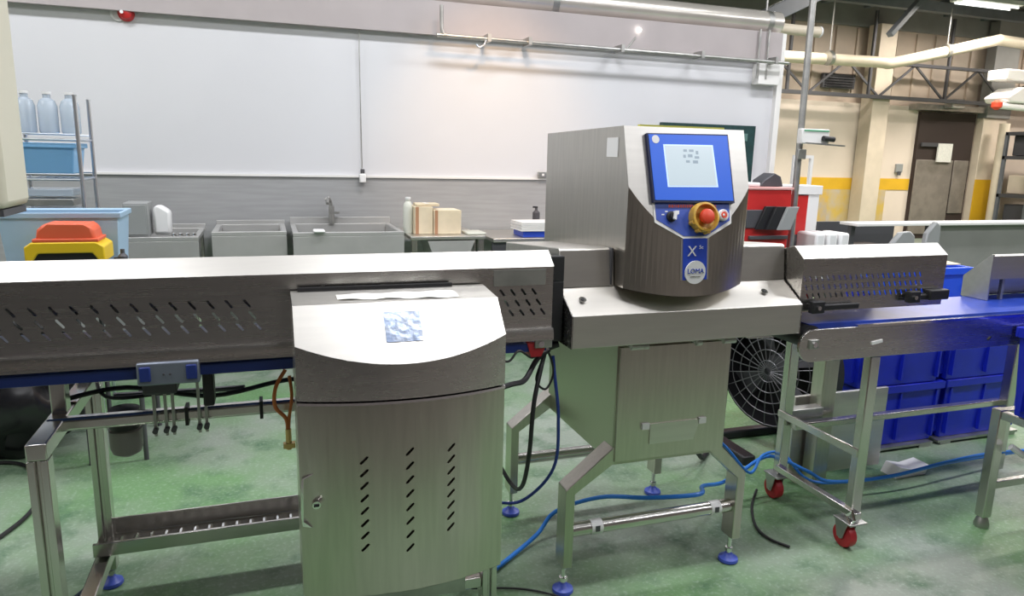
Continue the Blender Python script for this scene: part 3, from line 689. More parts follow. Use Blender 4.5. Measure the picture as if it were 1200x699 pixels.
# side plate with rounded end
pts = [(1.905 + .063*cos(a), .925 + .063*sin(a)) for a in [R(90+180*k/16) for k in range(17)]]
MB().prism(pts + [(4.3, .862), (4.3, .988)], 2.07, 2.082, 'y').build('side_plate', M['steel'], out, bevel=.001)
MB().prism(pts + [(4.3, .862), (4.3, .988)], 2.425, 2.437, 'y').build('side_plate', M['steel'], out, bevel=.001)
MB().box(2.10, 4.3, 2.062, 2.082, .986, .996).build('belt_edge_rail', M['chrome'], out)
MB().cyl((1.905, 2.083, .955), (1.905, 2.42, .955), .045, n=24).build('end_roller', M['black'], out)
MB().box(1.885, 1.925, 2.062, 2.071, .915, .950).build('tension_block', M['zinc'], out, bevel=.002)
MB().cyl((1.905, 2.056, .932), (1.905, 2.064, .932), .010, n=14).build('bolt', M['chrome'], out)
MB().bar((2.185, 2.068, .918), (2.235, 2.068, .926), .004, .012).build('scratch_mark', M['white'], out)
MB().bar((2.80, 2.068, .894), (2.815, 2.068, .906), .004, .006).build('plate_notch', M['black'], out)
# stand: front and rear post, rails, castors
for y, zt in ((2.155, .84), (2.61, .86)):
    MB().box(2.262, 2.312, y-.02, y+.02, .12, zt).build('post', M['tube'], out, bevel=.004)
    MB().cyl((2.285, y, zt), (2.285, y, .87), .010, n=10).cyl((2.27, y, .868), (2.30, y, .868), .012, n=8).build('adjusting_bolt', M['chrome'], out)
    f = MB().box(2.225, 2.315, y-.06, y+.04, .120, .128).build('castor_plate', M['zinc'], out, bevel=.002)
    for xo in (2.232, 2.286): MB().prism([(y-.035, .12), (y+.035, .12), (y+.015, .045), (y-.015, .045)], xo, xo+.004, 'x').build('castor_fork', M['zinc'], f)
    wl = MB().lathe((2.242, y, .052), [(.03, 0), (.050, .003), (.052, .010), (.052, .030), (.050, .037), (.03, .040)], 28, (1, 0, 0)).build('castor_wheel', M['redwheel'], out)
    MB().cyl((2.234, y, .052), (2.292, y, .052), .013, n=12).build('wheel_hub', M['chrome'], wl)
MB().bar((2.262, 2.14, .425), (2.262, 2.63, .425), .012, .035, (0, 0, 1)).build('side_rail', M['tube'], out, bevel=.003)
MB().box(2.248, 2.282, 2.10, 2.60, .145, .175).build('side_rail', M['tube'], out, bevel=.003)
MB().tube([(2.235, 2.13, .155), (2.235, 2.105, .185), (2.235, 2.09, .155), (2.235, 2.105, .125), (2.235, 2.13, .155)], .006, 6, 1).build('tie_bracket', M['chrome'], out)
MB().box(2.29, 3.62, 2.54, 2.58, .365, .395).build('long_rail', M['tube'], out, bevel=.004)
MB().box(2.50, 2.585, 2.62, 2.70, .02, .90).build('rear_post', M['steelv'], out, bevel=.004)
MB().box(2.43, 3.02, 2.715, 2.735, .03, .46).build('back_plate', M['satin'], out, bevel=.003)
MB().box(2.30, 2.50, 2.60, 2.66, .36, .44).build('clamp_block', M['zinc'], out, bevel=.004)
for x, y in ((3.60, 2.5), (4.1, 2.5)):
    MB().box(x, x+.05, y, y+.05, .02, .93).build('post', M['tube'], out, bevel=.004)
# chute cover at the far end of the belt
ch = MB(); ch.prism([(2.29, 1.10), (2.29, 1.205), (2.30, 1.213), (2.42, 1.10), (2.42, 1.0), (2.415, 1.0), (2.412, 1.098), (2.30, 1.203), (2.296, 1.10)], 3.06, 3.60, 'x')
ch.prism([(2.29, 1.005), (2.29, 1.213), (2.30, 1.213), (2.42, 1.10), (2.42, 1.005)], 3.052, 3.060, 'x').prism([(2.29, 1.005), (2.29, 1.213), (2.30, 1.213), (2.42, 1.10), (2.42, 1.005)], 3.60, 3.608, 'x')
ch.build('end_chute', M['satin'], out, smooth=False)
MB().box(3.14, 3.155, 2.295, 2.31, 1.005, 1.10).build('chute_post', M['zinc'], out)

# ================================================================ STAND AND CRATES, RIGHT
st = thing('low_stand', 'low steel stand at the right edge carrying a blue crate', 'stand', (3.37, 1.88, 0))
for x, y in ((3.0, 1.66), (3.75, 1.66), (3.0, 2.11), (3.75, 2.11)):
    MB().box(x-.025, x+.025, y-.022, y+.022, .05, .56).build('leg', M['tube'], st, bevel=.004)
    MB().lathe((x, y, 0), [(.030, 0), (.032, .012), (.024, .04), (.018, .052)], 20).build('foot', M['zinc'], st)
for y in (1.66, 2.11):
    MB().box(3.03, 3.72, y-.022, y+.022, .52, .556).build('top_rail', M['tube'], st, bevel=.003)
    MB().box(3.03, 3.72, y-.012, y+.012, .18, .215).build('lower_rail', M['tube'], st, bevel=.003)
for x in (3.0, 3.75): MB().box(x-.02, x+.02, 1.682, 2.088, .52, .556).build('top_rail', M['tube'], st, bevel=.003)
MB().box(3.2, 3.35, 2.0, 2.06, .36, .43).build('warning_lamp', M['redwheel'], st, bevel=.01)
MB().tube([(3.03, 2.06, .40), (3.15, 2.0, .33), (3.4, 2.0, .31), (3.7, 2.05, .33)], .014, 8).build('drip_hose', M['white'], st)

def crate(name, x0, y0, z0, sx, sy, sz, m, label, group=None, rot=0):
    t = thing(name, label, 'crate', (x0+sx/2, y0+sy/2, z0), group)
    w = .012; tp = .018
    def ring(z, e): return [(x0+tp-e, y0+tp-e, z), (x0+sx-tp+e, y0+tp-e, z), (x0+sx-tp+e, y0+sy-tp+e, z), (x0+tp-e, y0+sy-tp+e, z)]
    mb = MB()
    vs = ring(z0, 0) + ring(z0+sz-.04, tp) + ring(z0+sz, tp) + ring(z0+sz, tp-w) + ring(z0+w, -w)
    fs = [(3, 2, 1, 0), (16, 17, 18, 19)]
    for r in range(4):
        for k in range(4): fs.append((r*4+k, r*4+(k+1) % 4, (r+1)*4+(k+1) % 4, (r+1)*4+k))
    mb.add(vs, fs).build('tub', m, t, bevel=.004)
    rm = MB()
    for (a, b, c, d) in ((x0-.012, x0+sx+.012, y0-.012, y0), (x0-.012, x0+sx+.012, y0+sy, y0+sy+.012), (x0-.012, x0, y0, y0+sy), (x0+sx, x0+sx+.012, y0, y0+sy)):
        rm.box(a, b, c, d, z0+sz-.045, z0+sz-.001)
    rm.build('rim', m, t, bevel=.003)
    n = 3
    for k in range(n):
        xx = x0+.03+k*(sx-.06-.012)/(n-1)
        MB().box(xx, xx+.012, y0-.008, y0+.014, z0+.03, z0+sz-.05).build('rib', m, t)
    for k in range(2):
        yy = y0+.04+k*.30
        MB().box(x0-.008, x0+.014, yy, yy+.012, z0+.03, z0+sz-.05).build('rib', m, t)
    return t
crate('blue_crate', 2.955, 1.65, .561, .60, .40, .385, M['crate'], 'bright blue crate on the low steel stand at the right edge')
g = 'blue crates stacked behind the outfeed conveyor'
crate('blue_crate', 3.02, 2.90, .03, .60, .42, .36, M['crate'], 'dark blue crate at the bottom left of the stack behind the outfeed conveyor', g)
crate('blue_crate', 2.98, 2.88, .393, .60, .42, .36, M['crate'], 'dark blue crate in the middle of the left stack behind the outfeed conveyor', g)
crate('blue_crate', 3.66, 2.90, .03, .60, .42, .36, M['crate'], 'dark blue crate at the bottom right of the stack behind the outfeed conveyor', g)
crate('blue_crate', 3.62, 2.88, .393, .60, .42, .36, M['crate'], 'dark blue crate in the middle of the right stack behind the outfeed conveyor', g)
crate('blue_crate', 3.70, 3.36, .03, .60, .42, .36, M['crate'], 'blue crate at the floor in the rearmost stack behind the belt', g)
crate('blue_crate', 3.70, 3.36, .393, .60, .42, .36, M['crate'], 'blue crate second in the rearmost stack behind the belt', g)
crate('blue_crate', 3.70, 3.36, .756, .60, .42, .20, M['crate2'], 'bright blue crate topmost of the stack showing above the belt', g)
for (x0, lb) in ((2.95, 'grey pallet under the left stack of dark blue crates'), (3.63, 'grey pallet under the right stack of dark blue crates')):
    t = thing('pallet', lb, 'pallet', (x0+.3, 3.1, 0))
    for k in range(3): MB().box(x0, x0+.64, 2.88+k*.18, 2.96+k*.18, .015, .029).build('slat', M['zinc'], t)
    for k in range(2): MB().box(x0+.02+k*.52, x0+.10+k*.52, 2.88, 3.32, 0, .015).build('runner', M['zinc'], t)
MB().box(3.70+.1, 3.70+.5, 3.46, 3.74, 0, .03).build('x', M['zinc'])
o = bpy.data.objects['x']; o.name = 'packing_board'; tag(o, 'flat grey board under the rearmost stack of blue crates', 'board')
o = MB().add([(3.82, 3.42, .965), (4.25, 3.40, .965), (4.22, 3.74, .985), (3.80, 3.70, .985), (3.82, 3.42, .972), (4.25, 3.40, .972), (4.22, 3.74, .992), (3.80, 3.70, .992)],
    [(3, 2, 1, 0), (4, 5, 6, 7), (0, 1, 5, 4), (1, 2, 6, 5), (2, 3, 7, 6), (3, 0, 4, 7)]).build('carton_sheet', M['carton'], org=(4.0, 3.5, .965)); tag(o, 'brown cardboard sheet lying on the topmost blue crate', 'cardboard')
o = MB().prism([(3.02, 0), (3.10, .0), (3.22, .0), (3.24, .05), (3.14, .035), (3.05, .055)], 2.60, 2.70, 'y').build('bracket_offcut', M['white'], org=(3.1, 2.65, 0)); tag(o, 'white bracket piece lying on the floor before the blue crates', 'bracket')

# ================================================================ DRUM FAN
M['guardw'] = mat('dark guard wire', (.16, .16, .17), .4, .7)
fan = thing('drum_fan', 'round black drum fan standing behind the gap between machine and outfeed conveyor', 'fan', (2.66, 3.2, 0))
fc = Vector((2.69, 3.15, .455)); ax = Vector((-.95, -.32, .04)).normalized(); fu, fv = frame_of(ax); FR = .31
MB().lathe(fc - ax*.09, [(FR, 0), (FR+.012, 0), (FR+.012, .18), (FR, .18), (FR, .0)], 48, ax).build('drum', M['black'], fan)
MB().lathe(fc - ax*.08, [(.0, 0), (.09, .0), (.09, .08), (.0, .09)], 24, ax).build('motor_hub', M['greyd'], fan)
for k in range(4):
    a = 2*pi*k/4 + .3
    d1 = fu*cos(a)+fv*sin(a); d2 = fu*cos(a+.55)+fv*sin(a+.55)
    MB().add([fc+d1*.08+ax*.02, fc+d1*.28+ax*.03, fc+d2*.28-ax*.03, fc+d2*.08-ax*.02, fc+d1*.08+ax*.016, fc+d1*.28+ax*.026, fc+d2*.28-ax*.034, fc+d2*.08-ax*.024],
             [(0, 1, 2, 3), (7, 6, 5, 4), (0, 4, 5, 1), (1, 5, 6, 2), (2, 6, 7, 3), (3, 7, 4, 0)]).build('blade', M['greyd'], fan)
for sgn, off in ((1, .095),):
    for rr in (.06, .12, .18, .24, FR):
        pts = [fc + ax*(off+.03*(1-(rr/FR)**2)) + (fu*cos(2*pi*k/32)+fv*sin(2*pi*k/32))*rr for k in range(33)]
        MB().tube(pts, .003, 5, 1).build('guard_ring', M['guardw'], fan)
    for k in range(24):
        a = 2*pi*k/24; d = fu*cos(a)+fv*sin(a)
        MB().tube([fc+ax*(off+.03)+d*.02, fc+ax*(off+.022)+d*.16, fc+ax*off+d*FR], .003, 5, 2).build('guard_spoke', M['guardw'], fan)
MB().box(2.40, 2.90, 3.28, 3.34, 0, .05).box(2.34, 2.42, 2.95, 3.34, 0, .05).build('base', M['black'], fan, bevel=.01)
MB().bar((2.44, 3.31, .02), (2.50, 3.38, .45), .03, .03).bar((2.86, 3.31, .02), (2.82, 2.98, .45), .03, .03).build('bracket', M['black'], fan)

# ================================================================ HOSES AND CABLES ON THE FLOOR
def cable(name, pts, r, m, label, n=8):
    o = MB().tube(pts, r, n, 8).build(name, m, org=pts[0]); tag(o, label, 'cable' if 'cable' in name else 'hose'); return o
cable('air_hose', [(.70, 2.33, .012), (.86, 2.45, .012), (1.02, 2.56, .03), (1.12, 2.60, .10), (1.25, 2.45, .22), (1.38, 2.28, .283), (1.58, 2.24, .29), (1.72, 2.42, .22), (1.95, 2.60, .12), (2.10, 2.66, .13), (2.28, 2.68, .18), (2.42, 2.58, .13), (2.50, 2.50, .10), (2.8, 2.45, .11), (3.2, 2.48, .12), (3.55, 2.50, .12), (4.2, 2.55, .06)], .009, M['hose'], 'thick blue air hose running from the cabinet past the castors to the crates')
cable('air_hose', [(1.72, 2.80, .50), (1.84, 2.72, .42), (2.0, 2.66, .27), (2.12, 2.62, .14), (2.22, 2.66, .20), (2.36, 2.68, .18), (2.47, 2.57, .07), (2.9, 2.52, .07), (3.4, 2.56, .07), (4.2, 2.62, .03)], .007, M['hose'], 'thin blue air hose dropping diagonally from behind the machine to the castors')
cable('air_hose', [(.68, 2.35, .36), (.78, 2.38, .30), (.86, 2.30, .34), (.93, 2.2, .50), (.925, 2.16, .70), (.905, 2.16, .86), (.90, 2.17, .93)], .006, mat('dark blue hose', (.02, .05, .30), .4), 'dark blue hose looping down between the cabinet and the machine')
cable('power_cable', [(.87, 2.17, .945), (.81, 2.10, .80), (.805, 2.12, .60), (.83, 2.25, .42), (.84, 2.4, .36), (.80, 2.55, .45), (.74, 2.6, .55)], .008, M['black'], 'thick black cable hanging down between the cabinet and the machine')
cable('power_cable', [(.63, 2.0, .885), (.70, 2.02, .892), (.76, 2.06, .89), (.83, 2.14, .93), (.88, 2.16, .955)], .009, M['black'], 'short black cable plugged into the side of the cabinet')
cable('power_cable', [(.64, 2.08, .98), (.70, 2.06, .955), (.74, 2.07, .985), (.80, 2.1, .95), (.86, 2.15, .97), (.90, 2.16, .88), (.87, 2.15, .82), (.83, 2.14, .86), (.86, 2.15, .94)], .004, M['black'], 'thin black cable coiled beside the machine inlet')
cable('power_cable', [(2.22, 2.68, .01), (2.14, 2.60, .008), (2.065, 2.51, .008), (1.99, 2.38, .008), (1.98, 2.28, .008), (2.02, 2.20, .008)], .006, M['black'], 'black cable curled on the floor before the rear castor')
cable('power_cable', [(-1.7, 3.9, .01), (-1.3, 4.0, .01), (-1.08, 3.7, .01), (-1.06, 3.3, .01), (-1.3, 2.95, .01), (-1.9, 2.9, .01)], .009, M['black'], 'dark cable looped on the green floor at the left edge')
cable('power_cable', [(-1.2, 2.45, .01), (-.90, 2.50, .01), (-.70, 2.66, .012), (-.60, 2.80, .10)], .009, mat('dark teal cable', (.01, .03, .06), .4), 'dark cable on the floor running past the left legs of the infeed conveyor')
cable('power_cable', [(.66, 2.30, .01), (.85, 2.24, .008), (1.0, 2.12, .008), (1.15, 1.95, .008)], .004, M['black'], 'thin black cable lying by the front left foot of the machine')
cable('power_cable', [(1.78, 3.1, .75), (1.86, 3.0, .45), (2.0, 2.95, .20), (2.15, 3.05, .03), (2.3, 3.2, .02)], .014, M['black'], 'thick black cable dropping to the fan base behind the machine')

# ================================================================ BLACK BAGS, LEFT
def lump(name, c, sx, sy, sz, seed, m, label, cat):
    random.seed(seed); ph = [random.uniform(0, 6) for _ in range(8)]
    mb = MB(); nu, nv = 40, 20
    def fn(u, v):
        a, b = 2*pi*u, pi*(v-.5)*.98
        d = Vector((cos(b)*cos(a), cos(b)*sin(a), sin(b)))
        k = 1 + .07*sin(5*a+ph[0]+3*b) + .06*sin(9*a+ph[1]-5*b) + .05*sin(7*b+ph[2]+2*a) + .03*sin(15*a+ph[3])
        z = c[2]+d.z*sz*k
        return (c[0]+d.x*sx*k, c[1]+d.y*sy*k, max(z, .003))
    mb.grid(fn, nu, nv); o = mb.build(name, m, org=(c[0], c[1], 0)); tag(o, label, cat); return o
lump('bin_bag', (-1.46, 4.2, .34), .52, .30, .40, 1, M['bag'], 'large crumpled black bag on the green floor at the left edge', 'bag')

# ================================================================ BACKGROUND, LEFT
t = thing('beige_casing', 'tall beige enamel casing with rounded lower corner hanging at the left edge', 'casing', (-1.2, 3.1, 1.35))
MB().box(-1.9, -.885, 3.0, 3.3, 1.36, 4.44).build('casing_body', M['panelb'], t, bevel=.03)
MB().box(-1.9, -.90, 2.985, 3.0, 1.385, 4.55).build('casing_door', M['panelb'], t, bevel=.012)
MB().cyl((-.925, 2.975, 1.86), (-.925, 2.985, 1.86), .008, n=10).build('casing_bolt', M['greyd'], t)
for x in (-1.7, -1.1): MB().cyl((x, 3.15, 4.44), (x, 3.15, 4.63), .015, n=8).build('hanger_rod', M['zinc'], t)
MB().box(-1.88, -.90, 3.02, 3.28, 1.335, 1.36).build('casing_foot', M['greyd'], t)
# wire rack
rk = thing('wire_rack', 'tall chromed wire shelf rack with pale blue plastic goods at the left', 'rack', (-1.18, 4.8, 0))
for x in (-1.33, -.99):
    for y in (4.65, 4.98): MB().cyl((x, y, 0), (x, y, 1.86), .011, n=10).build('post', M['wire'], rk)
for z in (.30, .95, 1.16, 1.40, 1.62):
    sh = MB()
    for y in (4.65, 4.98): sh.cyl((-1.33, y, z), (-.99, y, z), .007, n=8).cyl((-1.33, y, z+.03), (-.99, y, z+.03), .004, n=6)
    for x in (-1.33, -.99): sh.cyl((x, 4.65, z), (x, 4.98, z), .007, n=8)
    for k in range(9): sh.cyl((-1.33+k*.0425, 4.65, z), (-1.33+k*.0425, 4.98, z), .003, n=5)
    sh.build('wire_shelf', M['wire'], rk)
for x, y in ((-.99, 4.65),):
    MB().cyl((x, y, 1.86), (x+.0, y, 1.865), .014, n=10).build('post_cap', M['wire'], rk)
def tub(x0, x1, y0, y1, z0, z1, m, name, label, cat='box'):
    t = thing(name, label, cat, ((x0+x1)/2, (y0+y1)/2, z0))
    mb = MB(); e = .02
    def rg(z, q): return [(x0+q, y0+q, z), (x1-q, y0+q, z), (x1-q, y1-q, z), (x0+q, y1-q, z)]
    vs = rg(z0, e) + rg(z1, 0) + rg(z1, .012) + rg(z0+.012, e+.012)
    fs = [(3, 2, 1, 0), (12, 13, 14, 15)]
    for r in range(3):
        for k in range(4): fs.append((r*4+k, r*4+(k+1) % 4, (r+1)*4+(k+1) % 4, (r+1)*4+k))
    mb.add(vs, fs).build('tub', m, t, bevel=.008)
    MB().box(x0-.01, x1+.01, y0-.01, y0+.004, z1-.025, z1+.002).box(x0-.01, x1+.01, y1-.004, y1+.01, z1-.025, z1+.002).box(x0-.01, x0+.004, y0, y1, z1-.025, z1+.002).box(x1-.004, x1+.01, y0, y1, z1-.025, z1+.002).build('rim', m, t, bevel=.003)
    return t
tub(-1.31, -1.02, 4.68, 4.95, 1.43, 1.60, M['tubblue'], 'plastic_tub', 'pale blue plastic tub on the upper middle shelf of the wire rack', 'tub')
tub(-1.31, -1.03, 4.68, 4.95, .985, 1.135, M['tubblue'], 'plastic_tub', 'pale blue plastic tub on the lower shelf of the wire rack', 'tub')
for k, (x, lb) in enumerate(((-1.27, 'left clear plastic canister on the top shelf of the wire rack'), (-1.16, 'middle clear plastic canister on the top shelf of the wire rack'), (-1.05, 'right clear plastic canister on the top shelf of the wire rack'))):
    t = thing('clear_canister', lb, 'canister', (x, 4.8, 1.655), 'clear canisters on the wire rack')
    MB().lathe((x, 4.8, 1.655), [(.045, 0), (.05, .01), (.05, .15), (.04, .18), (.02, .195), (.02, .215)], 20).build('canister_body', M['clear'], t)
    MB().cyl((x, 4.8, 1.87), (x, 4.8, 1.885), .024, n=16).build('canister_cap', M['white'], t)
for k in range(3):
    o = MB().box(-1.31+k*.0, -1.05, 4.69, 4.93, 1.195+k*.055, 1.235+k*.055).build('flat_tray', M['zinc'] if k % 2 else M['clear'], org=(-1.2, 4.8, 1.195+k*.055), bevel=.004)
    tag(o, ('lowest', 'middle', 'uppermost')[k] + ' flat tray of the three stacked on the wire rack shelf', 'tray', 'trays on the wire rack')
# bins and case on a bench behind the conveyor
bn = thing('steel_bench', 'low steel bench behind the infeed conveyor carrying the blue bin and yellow case', 'bench', (-.95, 4.1, 0))
MB().box(-1.32, -.62, 3.85, 4.40, .93, .96).build('bench_top', M['satin'], bn, bevel=.004)
for x in (-.90, -.65):
    for y in (3.88, 4.37): MB().cyl((x, y, 0), (x, y, .93), .012).build('leg', M['greyd'], bn)
tub(-1.25, -.72, 4.08, 4.38, .965, 1.26, M['lightblue'], 'blue_bin', 'light blue bin standing behind the yellow case at the left', 'bin')
cs = thing('yellow_case', 'yellow and black plastic case under the orange red box', 'case', (-.92, 3.95, .965))
MB().box(-1.06, -.78, 3.86, 4.05, .965, 1.10).build('case_body', M['black'], cs, bevel=.01)
MB().prism([(-1.085, 1.045), (-1.085, 1.12), (-1.055, 1.142), (-.785, 1.142), (-.752, 1.12), (-.752, 1.045), (-.775, 1.045), (-.805, 1.09), (-1.03, 1.09), (-1.06, 1.045)], 3.845, 4.06, 'y').build('case_lid', M['yellowcase'], cs, bevel=.006)
rb = thing('red_box', 'orange red plastic box sitting on the yellow case', 'box', (-.92, 3.95, 1.142))
MB().prism([(-1.04, 1.142), (-.785, 1.142), (-.795, 1.205), (-.82, 1.225), (-1.0, 1.228), (-1.03, 1.20)], 3.86, 4.03, 'y').build('box_body', M['redcrate'], rb, bevel=.012)
MB().box(-1.05, -.775, 3.85, 4.04, 1.142, 1.158).build('box_rim', M['redcrate'], rb, bevel=.004)
for k, (x, z) in enumerate(((-.72, 1.02), (-.69, 1.06))):
    o = MB().lathe((x, 3.93, .965), [(.02, 0), (.022, .01), (.022, z-.965), (.01, z-.95), (.01, z-.93)], 14).build('dark_bottle', M['greyd'], org=(x, 3.93, .965))
    tag(o, ('shorter', 'taller')[k] + ' dark bottle standing right of the yellow case', 'bottle')
# sink units along the wall
def sink(name, x0, x1, y0, y1, z, label, splash=.0, dep=.22):
    t = thing(name, label, 'sink', ((x0+x1)/2, (y0+y1)/2, 0))
    mb = MB(); i = .035
    mb.box(x0, x1, y0, y0+i, z-.03, z).box(x0, x1, y1-i, y1, z-.03, z).box(x0, x0+i, y0+i, y1-i, z-.03, z).box(x1-i, x1, y0+i, y1-i, z-.03, z)
    mb.build('rim', M['sinkm'], t, bevel=.004)
    bs = MB()
    bs.box(x0+i, x1-i, y0+i, y0+i+.004, z-dep, z-.005).box(x0+i, x1-i, y1-i-.004, y1-i, z-dep, z-.005).box(x0+i, x0+i+.004, y0+i, y1-i, z-dep, z-.005).box(x1-i-.004, x1-i, y0+i, y1-i, z-dep, z-.005).box(x0+i, x1-i, y0+i, y1-i, z-dep-.004, z-dep)
    bs.build('basin', M['sinkm'], t)
    MB().box(x0, x1, y0, y0+.006, z-.20, z-.03).build('apron', M['sinkm'], t, bevel=.002)
    for x in (x0+.03, x1-.03):
        for y in (y0+.03, y1-.03): MB().cyl((x, y, 0), (x, y, z-.03), .018, n=12).build('leg', M['tube'], t)
    if splash: MB().box(x0, x1, y1-.012, y1, z, z+splash).build('splashback', M['sinkm'], t, bevel=.003)
    return t
sink('sink_unit', -.92, -.46, 5.30, 5.93, .995, 'first steel sink unit from the left, under the grey dispenser box', .03)
sink('sink_unit', -.38, .12, 5.35, 5.93, 1.02, 'second steel sink unit from the left with a framed apron', .03)
sink('sink_unit', .16, .95, 5.25, 5.93, 1.02, 'wide steel trough sink under the tap', .05, .3)
t = thing('wall_tap', 'grey mixer tap standing over the wide trough sink', 'tap', (.46, 5.88, 1.02))
MB().cyl((.48, 5.88, 1.02), (.48, 5.88, 1.16), .022, n=14).build('tap_body', M['zinc'], t)
MB().tube([(.48, 5.88, 1.14), (.47, 5.86, 1.20), (.45, 5.80, 1.22), (.44, 5.74, 1.19)], .014, 10).build('tap_spout', M['zinc'], t)
MB().box(.46, .54, 5.86, 5.90, 1.10, 1.115).cyl((.43, 5.88, 1.21), (.47, 5.88, 1.23), .014, n=10).build('tap_lever', M['zinc'], t)
o = MB().box(.30, .38, 5.55, 5.66, 1.022, 1.04).build('soap_bar', M['white'], org=(.34, 5.6, 1.022), bevel=.008); tag(o, 'small white soap bar on the rim of the trough sink', 'soap')
bpy.data.objects[o.name].location = (.34, 5.27+.0, 1.02); 
t = thing('dispenser_box', 'grey rectangular dispenser box standing on the leftmost sink unit', 'box', (-.84, 5.45, .996))
MB().box(-.915, -.765, 5.33, 5.55, .996, 1.222).build('box_shell', M['grey'], t, bevel=.006)
MB().box(-.905, -.775, 5.322, 5.33, 1.01, 1.21).build('box_front', M['grey'], t, bevel=.003)
o = MB().prism([(-.745, .998), (-.64, .998), (-.635, 1.16), (-.70, 1.205), (-.745, 1.19)], 5.40, 5.50, 'y').build('white_bag', M['white'], org=(-.69, 5.45, .996), bevel=.02); tag(o, 'upright white paper bag beside the grey dispenser box', 'bag')
random.seed(9)
for k in range(4):
    x = -.615+k*.042
    o = MB().lathe((x, 5.345, .996), [(.012, 0), (.016, .006), (.014, .018), (.004, .024)], 12).build('steel_cup', M['chrome'], org=(x, 5.345, .996)); tag(o, ('leftmost', 'second from left', 'third from left', 'rightmost')[k] + ' small shiny steel cup on the rim of the first sink unit', 'cup', 'steel cups on the sink')
# carton table
t = thing('steel_table', 'small steel table carrying the cream cartons right of the trough sink', 'table', (1.3, 5.5, 0))
MB().box(1.0, 1.58, 5.25, 5.93, .955, .98).build('table_top', M['satin'], t, bevel=.004)
for x in (1.03, 1.55):
    for y in (5.28, 5.90): MB().box(x-.02, x+.02, y-.02, y+.02, 0, .955).build('leg', M['tube'], t)
MB().prism([(1.13, .945), (1.50, .945), (1.44, .80), (1.18, .80)], 5.255, 5.60, 'y').build('hanging_tray', M['sinkm'], t, bevel=.004)
def carton(x0, x1, y0, y1, z0, z1, label):
    t = thing('carton', label, 'box', ((x0+x1)/2, (y0+y1)/2, z0), 'cream cartons on the steel table')
    MB().box(x0, x1, y0, y1, z0, z1).build('carton_body', M['carton'], t, bevel=.003)
    MB().box(x0+.01, x1-.01, (y0+y1)/2-.02, (y0+y1)/2+.02, z1, z1+.0015).build('tape', M['paper'], t)
    MB().box(x0+.005, x0+.03, y0-.0015, y0, z0, z1).build('brown_stripe', M['cartonb'], t)
    return t
carton(1.06, 1.20, 5.40, 5.62, .982, 1.19, 'taller cream carton with brown edge on the small steel table')
carton(1.205, 1.42, 5.38, 5.62, .982, 1.165, 'wider cream carton on the small steel table, beside the brown edged one')
t = thing('carton', 'small flat cream carton lying on the brown edged carton', 'box', (1.16, 5.5, 1.192)); MB().box(1.08, 1.26, 5.44, 5.58, 1.192, 1.212).build('carton_body', M['carton'], t, bevel=.004)
MB().box(1.15, 1.18, 5.439, 5.581, 1.2115, 1.213).build('tape', M['paper'], t)
t = thing('milky_bottle', 'tall milky plastic bottle left of the cream cartons', 'bottle', (.97, 5.45, 1.021))
MB().lathe((1.025, 5.5, .981), [(.035, 0), (.038, .01), (.038, .20), (.03, .23), (.018, .245), (.018, .26)], 20).build('bottle_body', M['bottle'], t)
MB().cyl((1.025, 5.5, 1.241), (1.025, 5.5, 1.258), .022, n=16).build('bottle_cap', M['white'], t)
o = MB().box(1.45, 1.60, 5.30, 5.50, .982, 1.0).build('flat_tray', M['bottle'], org=(1.5, 5.4, .982), bevel=.006); tag(o, 'flat greenish plastic tray lying beside the cartons', 'tray')
t = thing('steel_counter', 'long steel counter against the grey cladding behind the machine', 'counter', (2.6, 5.6, 0))
MB().box(1.66, 3.66, 5.30, 5.95, .92, .95).build('counter_top', M['satin'], t, bevel=.004)
MB().box(1.66, 3.66, 5.33, 5.35, .60, .92).build('counter_apron', M['greyd'], t)
for x in (1.7, 2.7, 3.62):
    for y in (5.40, 5.90): MB().box(x-.02, x+.02, y-.02, y+.02, 0, .92).build('leg', M['tube'], t)
for k in range(6):
    o = MB().box(1.90+.004*(k % 2), 2.32+.004*(k % 3), 5.33, 5.60, 1.0+k*.012-.048+.048, 1.010+k*.012).build('white_tray', M['white'], org=(2.1, 5.45, 1.0+k*.012), bevel=.002)
    tag(o, ('bottom', 'second lowest', 'third lowest', 'third highest', 'second highest', 'topmost')[k] + ' white tray of the neat stack on the counter left of the machine head', 'tray', 'white trays stacked on the counter')
o = MB().box(1.92, 2.30, 5.34, 5.58, .952, .999).build('dark_box', M['blue2'], org=(2.1, 5.45, .952), bevel=.004); tag(o, 'flat dark blue box under the stack of white trays', 'box')
t = thing('soap_pump', 'small dark soap pump bottle behind the white trays', 'bottle', (2.25, 5.85, .952))
MB().lathe((2.20, 5.8, .952), [(.03, 0), (.032, .01), (.032, .16), (.012, .18), (.012, .20)], 16).build('bottle_body', M['greyd'], t)
MB().box(2.17, 2.21, 5.79, 5.81, 1.152, 1.165).build('pump_head', M['black'], t)
